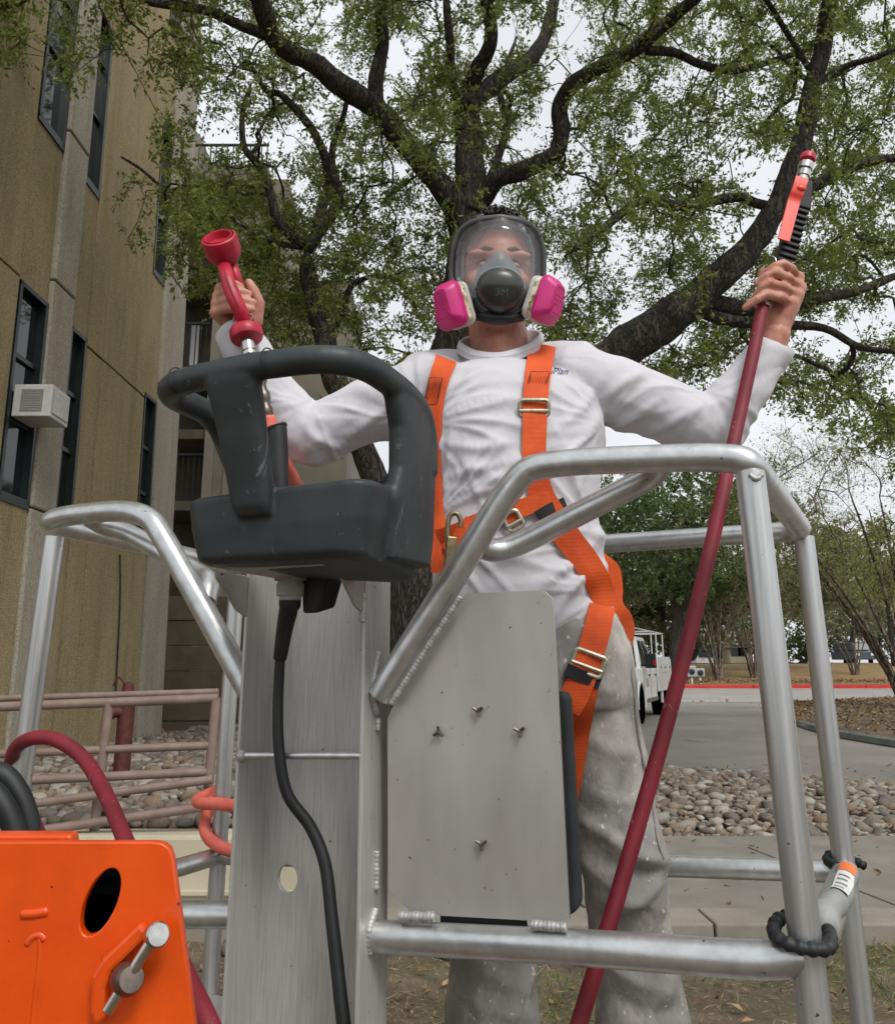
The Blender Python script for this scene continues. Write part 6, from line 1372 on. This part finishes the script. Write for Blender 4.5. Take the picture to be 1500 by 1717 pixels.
m_ = MB(); a = U(1280, 508, YH-.008); m_.lathe(a, unit(U(1272, 545, YH-.02)-a), [(-.012, .012), (-.01, .016), (.006, .016), (.0065, .015), (.012, .015)], 18); m_.build('ferrule', MAT['steel'], hs2)
# ================================================================== WHITE SERVICE PICKUP
def carpaint():
    m = Mat('white truck paint'); m.color(m.ramp(m.noise(3, 3), [(.3, lin((206, 207, 206))), (.7, lin((218, 219, 218)))])); m.set(Roughness=.35); m.b.inputs['Coat Weight'].default_value = .4; return m.m
MAT['carwhite'] = carpaint(); MAT['tyre'] = M2('tyre rubber', (26, 26, 27), (38, 38, 39), 20, .85); MAT['carglass'] = M2('car glass', (24, 30, 34), (34, 42, 46), 2, .06); MAT['tail'] = M2('red lamp', (170, 24, 24), (184, 30, 30), 20, .3)
fw, rw_ = G(1082, 1214), G(1124, 1197)
hd_ = unit((rw_-fw)*np.array([1, 1, 0])); ltr = np.array([hd_[1], -hd_[0], 0])      # towards the rear; towards the truck's left (image right)
if ltr[0] < 0: ltr = -ltr
T0_ = fw - ltr*.06
def TP(l, s, z): return T0_ + hd_*l + ltr*(s - .0) + W3*z       # l along from the front axle, s to the side (0 = near flank), z up
tr = thing('pickup_truck', 'white service pickup with ladder rack parked on the drive', 'truck', TP(1.8, -1.0, 0))
def tbx(name, l0, l1, s0, s1, z0, z1, mat='carwhite', par=None, bev=.03, top=None):
    m_ = MB(); t = top or (l0, l1, s0, s1); m_.hexa([TP(l0, s0, z0), TP(l1, s0, z0), TP(l1, s1, z0), TP(l0, s1, z0)], [TP(t[0], t[2], z1), TP(t[1], t[2], z1), TP(t[1], t[3], z1), TP(t[0], t[3], z1)]); return m_.build(name, MAT[mat], par or tr, False, bev)
tbx('hood', -.95, .75, -1.95, -.03, .55, 1.2, top=(-.85, .75, -1.88, -.1)); tbx('lower_body', .4, 2.6, -1.98, -.01, .45, 1.22)
tbx('cab', .55, 2.55, -1.93, -.06, 1.2, 1.98, top=(1.15, 2.35, -1.75, -.24), bev=.06)
m_ = MB(); m_.hexa([TP(.56, -1.82, 1.27), TP(.56, -.17, 1.27), TP(.60, -.17, 1.27), TP(.60, -1.82, 1.27)], [TP(1.08, -1.7, 1.9), TP(1.08, -.3, 1.9), TP(1.12, -.3, 1.9), TP(1.12, -1.7, 1.9)]); m_.build('windscreen', MAT['carglass'], tr, False)
for l0, l1, t0, t1 in ((.78, 1.55, 1.16, 1.55), (1.64, 2.35, 1.64, 2.25)):
    m_ = MB(); m_.hexa([TP(l0, -.13, 1.26), TP(l1, -.13, 1.26), TP(l1, -.055, 1.26), TP(l0, -.055, 1.26)], [TP(t0, -.3, 1.88), TP(t1, -.3, 1.88), TP(t1, -.215, 1.88), TP(t0, -.215, 1.88)]); m_.build('side_window', MAT['carglass'], tr, False)
for l in (.62, 1.6, 2.52): tbx('door_seam', l-.008, l+.008, -.02, -.006, .55, 1.2, 'black', None, 0)
for l in (1.4, 2.38): tbx('door_handle', l-.09, l+.05, -.012, .022, 1.03, 1.07, 'black', None, .008)
tbx('door_emblem', .95, 1.3, -.012, -.004, .78, .98, 'acgrille', None, 0)
mr = tbx('mirror', .66, .80, .02, .28, 1.22, 1.56, 'black', None, .03); tbx('mirror_arm', .72, .78, -.1, .05, 1.26, 1.31, 'black', mr, .005); tbx('mirror_lamp', .64, .658, .22, .28, 1.28, 1.40, 'tail', mr, .004)
sb = tbx('service_body', 2.66, 5.0, -2.05, .04, .62, 1.5)
for k, (l0, l1) in enumerate(((2.72, 3.2), (3.24, 4.2), (4.24, 4.95))):
    d = tbx('locker_door', l0, l1, .041, .062, .72 if k != 1 else 1.1, 1.44, 'carwhite', None, .01); tbx('latch', (l0+l1)/2-.04, (l0+l1)/2+.04, .063, .075, 1.2, 1.26, 'darksteel', d, .004)
tbx('lower_panel', .9, 2.6, -.014, .004, .42, .52, 'darksteel', None, .01)
tbx('grille', -.97, -.93, -1.6, -.4, .6, 1.1, 'black', None, .01); tbx('bumper', -1.12, -.94, -1.95, -.04, .42, .62, 'steel', None, .03)
tbx('headlight', -.97, -.9, -.38, -.06, .82, 1.08, 'acgrille', None, .01); tbx('headlight', -.97, -.9, -1.92, -1.62, .82, 1.08, 'acgrille', None, .01)
for l in (0.0, 3.75):
    for s in (-.16, -1.84):
        wh = None; c = TP(l, s, .40); m_ = MB(); m_.lathe(c - ltr*.13, ltr, [(0, .2), (0, .37), (.03, .40), (.23, .40), (.26, .37), (.26, .24), (.2, .22)], 28); wh = m_.build('wheel', MAT['tyre'], tr)
        m_ = MB(); m_.lathe(c + ltr*.05, ltr, [(0, .23), (.05, .22), (.03, .12), (.07, .08), (.08, .0)], 20); m_.build('rim', MAT['acgrille'], wh)
    for s0, s1 in ((-.012, .02),):
        m_ = MB(); a = np.linspace(rad(-10), rad(190), 18); m_.tube([TP(l + .50*math.cos(t), -.005, .42 + .50*math.sin(t)) for t in a], .04, 8); m_.build('wheel_arch', MAT['carwhite'], tr)
        m_ = MB(); m_.lathe(TP(l, -.30, .44), ltr, [(0, .46), (.30, .46)], 24); m_.build('wheel_well', MAT['dark'], tr)
rk = thing_rk = tbx('ladder_rack', .2, 4.9, -.12, -.09, 2.13, 2.16, 'carwhite', None, .01)
tbx('rack_bar', .2, 4.9, -1.92, -1.87, 2.12, 2.17, 'carwhite', rk, .01)
for l in (.3, 2.9, 4.8): tbx('rack_bar', l, l+.05, -1.87, -.13, 2.125, 2.165, 'carwhite', rk, .01)
for l in (2.75, 3.6, 4.8):
    for s in (-.13, -1.92): tbx('rack_post', l, l+.035, s, s+.035, 1.5, 2.12, 'carwhite', rk, .01)
m_ = MB(); m_.tube([TP(2.4, -.75, 2.05)+.24*np.array([0, 0, 1])*math.sin(t)+.24*hd_*math.cos(t) for t in np.linspace(0, 6.2, 24)], .07, 10, closed=False); m_.build('hose_coil', MAT['acgrille'], rk, 'all')

# ------------------------------------------------------------------ small far things
def far_meter(px, py0, py1, lab):
    b = G(px, 1148); y = 47.5; q = U(px, py1, y); t = U(px, py0, y); o = thing('utility_meter', lab, 'meter', q, 'utility meters on the lawn'); h = t[2]-q[2]
    m_ = MB(); m_.lathe(q, (0, 0, 1), [(-.2, .06), (h*.35, .06), (h*.36, .02)], 10); m_.build('stake', MAT['white'], o)
    m_ = MB(); m_.box((q[0], y, q[2]+h*.6), (.26, .14, h*.24)); m_.build('casing', MAT['acgrille'], o, False, .05)
    m_ = MB(); m_.lathe((q[0], y-.14, q[2]+h*.6), (0, -1, 0), [(0, .16), (.06, .15), (.08, .1), (.085, 0)], 14); m_.build('dial', MAT['frame'], o)
far_meter(1160, 1110, 1150, 'grey utility meter left of two on the lawn behind the pickup'); far_meter(1174, 1116, 1146, 'smaller grey utility meter right of two on the lawn')
def house(lab, px0, px1, py0, py1, Y, wall, roof):
    a, b_ = U(px0, py0, Y), U(px1, py1, Y); o = thing('house', lab, 'house', ((a[0]+b_[0])/2, Y, min(a[2], b_[2])))
    m_ = MB(); m_.box2((a[0], Y, b_[2]-2), (b_[0], Y+8, a[2])); m_.build('wall', wall, o, False)
    m_ = MB(); h = (a[2]-b_[2])*.4; m_.add([(a[0]-.5, Y-.5, a[2]), (b_[0]+.5, Y-.5, a[2]), (b_[0]+.5, Y+8.5, a[2]), (a[0]-.5, Y+8.5, a[2]), (a[0]+1, Y+4, a[2]+h), (b_[0]-1, Y+4, a[2]+h)], [(0, 1, 5, 4), (1, 2, 5), (2, 3, 4, 5), (3, 0, 4), (0, 3, 2, 1)]); m_.build('roof', roof, o, False)
    for k in range(2): x = a[0] + (b_[0]-a[0])*(.3+.35*k); m_ = MB(); m_.box2((x-.5, Y-.06, b_[2]+.6), (x+.5, Y-.002, b_[2]+1.8)); m_.build('window', MAT['pane'], o, False)
house('tan building seen past the person\'s hip', 930, 1062, 962, 1100, 55, MAT['panel'], MAT['siding'])
house('small cream house behind the bare shrubs', 1222, 1258, 1086, 1110, 90, MAT['cream'], MAT['siding'])
house('white low house beyond the lawn at the pickup', 1166, 1206, 1090, 1112, 92, MAT['white'], MAT['siding'])
# far parked van
q = U(1452, 1112, 76); vn_ = thing('parked_van', 'dark grey van parked far off at the right edge', 'van', q)
def vb(name, x0, x1, y0, y1, z0, z1, mat, bev=.08): m_ = MB(); m_.box2((q[0]+x0, q[1]+y0, q[2]+z0), (q[0]+x1, q[1]+y1, q[2]+z1)); m_.build(name, mat, vn_, False, bev)
MAT['vangrey'] = M2('dark grey paint', (58, 62, 70), (70, 74, 82), 4, .35)
vb('body', -.95, .95, 0, 4.4, .3, 1.05, MAT['vangrey']); vb('cabin', -.85, .85, .6, 4.2, 1.05, 1.85, MAT['vangrey'], .2); vb('windscreen', -.7, .7, .54, .62, 1.15, 1.7, MAT['acgrille'], .02)
for s in (-.85, .65): vb('wheel', s, s+.2, .3, .95, 0, .62, MAT['tyre'], .1)
for s in (-.8, .5): vb('headlight', s, s+.3, -.03, .02, .65, .85, MAT['white'], .02)

# ------------------------------------------------------------------ litter, grass, twigs on the soil
MAT['straw'] = M2('dry straw', (102, 88, 66), (160, 144, 114), 6, .9); MAT['deadleaf'] = M2('dead oak leaves', (96, 72, 48), (158, 132, 98), 5, .85); MAT['grass'] = leafmat('sparse green grass', [(.3, (70, 92, 40)), (.5, (96, 116, 54)), (.7, (128, 140, 76))], .3)
rs = np.random.default_rng(21)
def scatter(n, x0, x1, y0, y1, dens=None):
    P_ = []
    while len(P_) < n:
        x, y = rs.uniform(x0, x1), rs.uniform(y0, y1)
        if dens is not None and rs.random() > dens(x, y): continue
        P_.append((x, y, 0.0))
    return np.array(P_)
def blades(name, P_, mat, h, w, lie, lab, kind='stuff', z=-.01):
    n = len(P_); D = rs.normal(size=(n, 3)); D[:, 2] = np.abs(rs.normal(size=n))*lie + .05; D /= np.linalg.norm(D, axis=1)[:, None]; P_ = P_.copy(); P_[:, 2] += z
    Q = leaves_mesh(P_, D, h, rs, 0, w); me = bpy.data.meshes.new(name); k = len(P_); me.from_pydata(Q.tolist(), [], [(4*i, 4*i+1, 4*i+2, 4*i+3) for i in range(k)]); o = finish(me, name, mat, None, False); o['kind'] = kind; o['label'] = lab; return o
blades('dry_grass', scatter(7500, -2.2, 4.0, 2.2, 4.6), MAT['straw'], .055, .07, .35, 'flattened dry grass and straw on the soil')
gd = lambda x, y: float(np.clip(fbm(np.array([[x*1.3, y*1.6, 2.2]]), 2)[0]*1.6 + (.35 if x > 1.9 else -.15), 0, 1))
blades('green_grass', scatter(5200, -1.6, 4.0, 2.6, 4.6, gd), MAT['grass'], .05, .10, 1.2, 'sparse tufts of green grass on the soil')
blades('dead_leaves', scatter(900, -2.2, 4.0, 2.2, 4.6), MAT['deadleaf'], .05, .45, .25, 'dead oak leaves scattered on the soil', z=.004)
blades('leaf_litter', np.concatenate([scatter(500, 1.4, 9, 6.6, 11.0)+(0, 0, .12), scatter(260, .5, 9, 4.95, 6.9)+(0, 0, .066)]), MAT['deadleaf'], .06, .4, .2, 'dead leaves blown over stones and walk')
blades('far_leaf_litter', np.concatenate([scatter(5000, 8, 40, 46.4, 52)+(0, 0, .3), scatter(10, 8, 17, 30, 31)+(0, 0, .0)]), MAT['deadleaf'], .2, .45, .5, 'fallen leaves along the far kerb and island', z=0)
blades('island_litter', np.array([e*(1-t)+b*t + (0, 0, .13 + .25*math.sin(math.pi*t)) for e, b, t in [(e2[i], b2[i], rs.uniform(.02, .98)) for i in rs.integers(0, len(e2), 5000)]]) + rs.normal(size=(5000, 3))*np.array([.25, .1, 0]), MAT['deadleaf'], .09, .45, .3, 'fallen leaves on the kerbed island', z=0)
m_ = MB()
for _ in range(420):
    x, y = rs.uniform(-1.5, 3.6), rs.uniform(2.8, 4.6); a = rs.uniform(0, 6.3); l = rs.uniform(.04, .16); p = np.array([x, y, .004]); q_ = p + l*np.array([math.cos(a), math.sin(a), rs.uniform(0, .15)])
    if x > 1.5 or rs.random() < .5:
        m_.tube([p, (p+q_)/2+rs.normal(size=3)*.01, q_], [.0022, .002, .001], 5, False)
        b0 = (p+q_)/2; m_.tube([b0, b0+rs.normal(size=3)*np.array([.04, .04, .02])+(0, 0, .01)], [.0016, .0008], 4, False)
tw2 = m_.build('twigs', MAT['straw'], None, 'all', fix=False); tag(tw2, 'pale broken twigs lying on the soil', kind='stuff')
for i in range(4):
    c = np.array([-.85 + i*.33 + rd.uniform(-.03, .03), 4.45 + rd.uniform(-.06, .03), .01]); o = bpy.data.objects.new('edging_stone', stone_meshes[rd.randrange(24)]); COL.objects.link(o); o.location = c; s = rd.uniform(.07, .1); o.scale = (s, s, s); o.rotation_euler = (0, 0, rd.uniform(0, 6)); tag(o, 'rounded edging stone between soil and walk, ' + ('leftmost of four, left of the column', 'second of four, behind the column', 'third of four, right of the column', 'rightmost of four, by the trouser leg')[i], 'stone', 'edging stones behind the column')
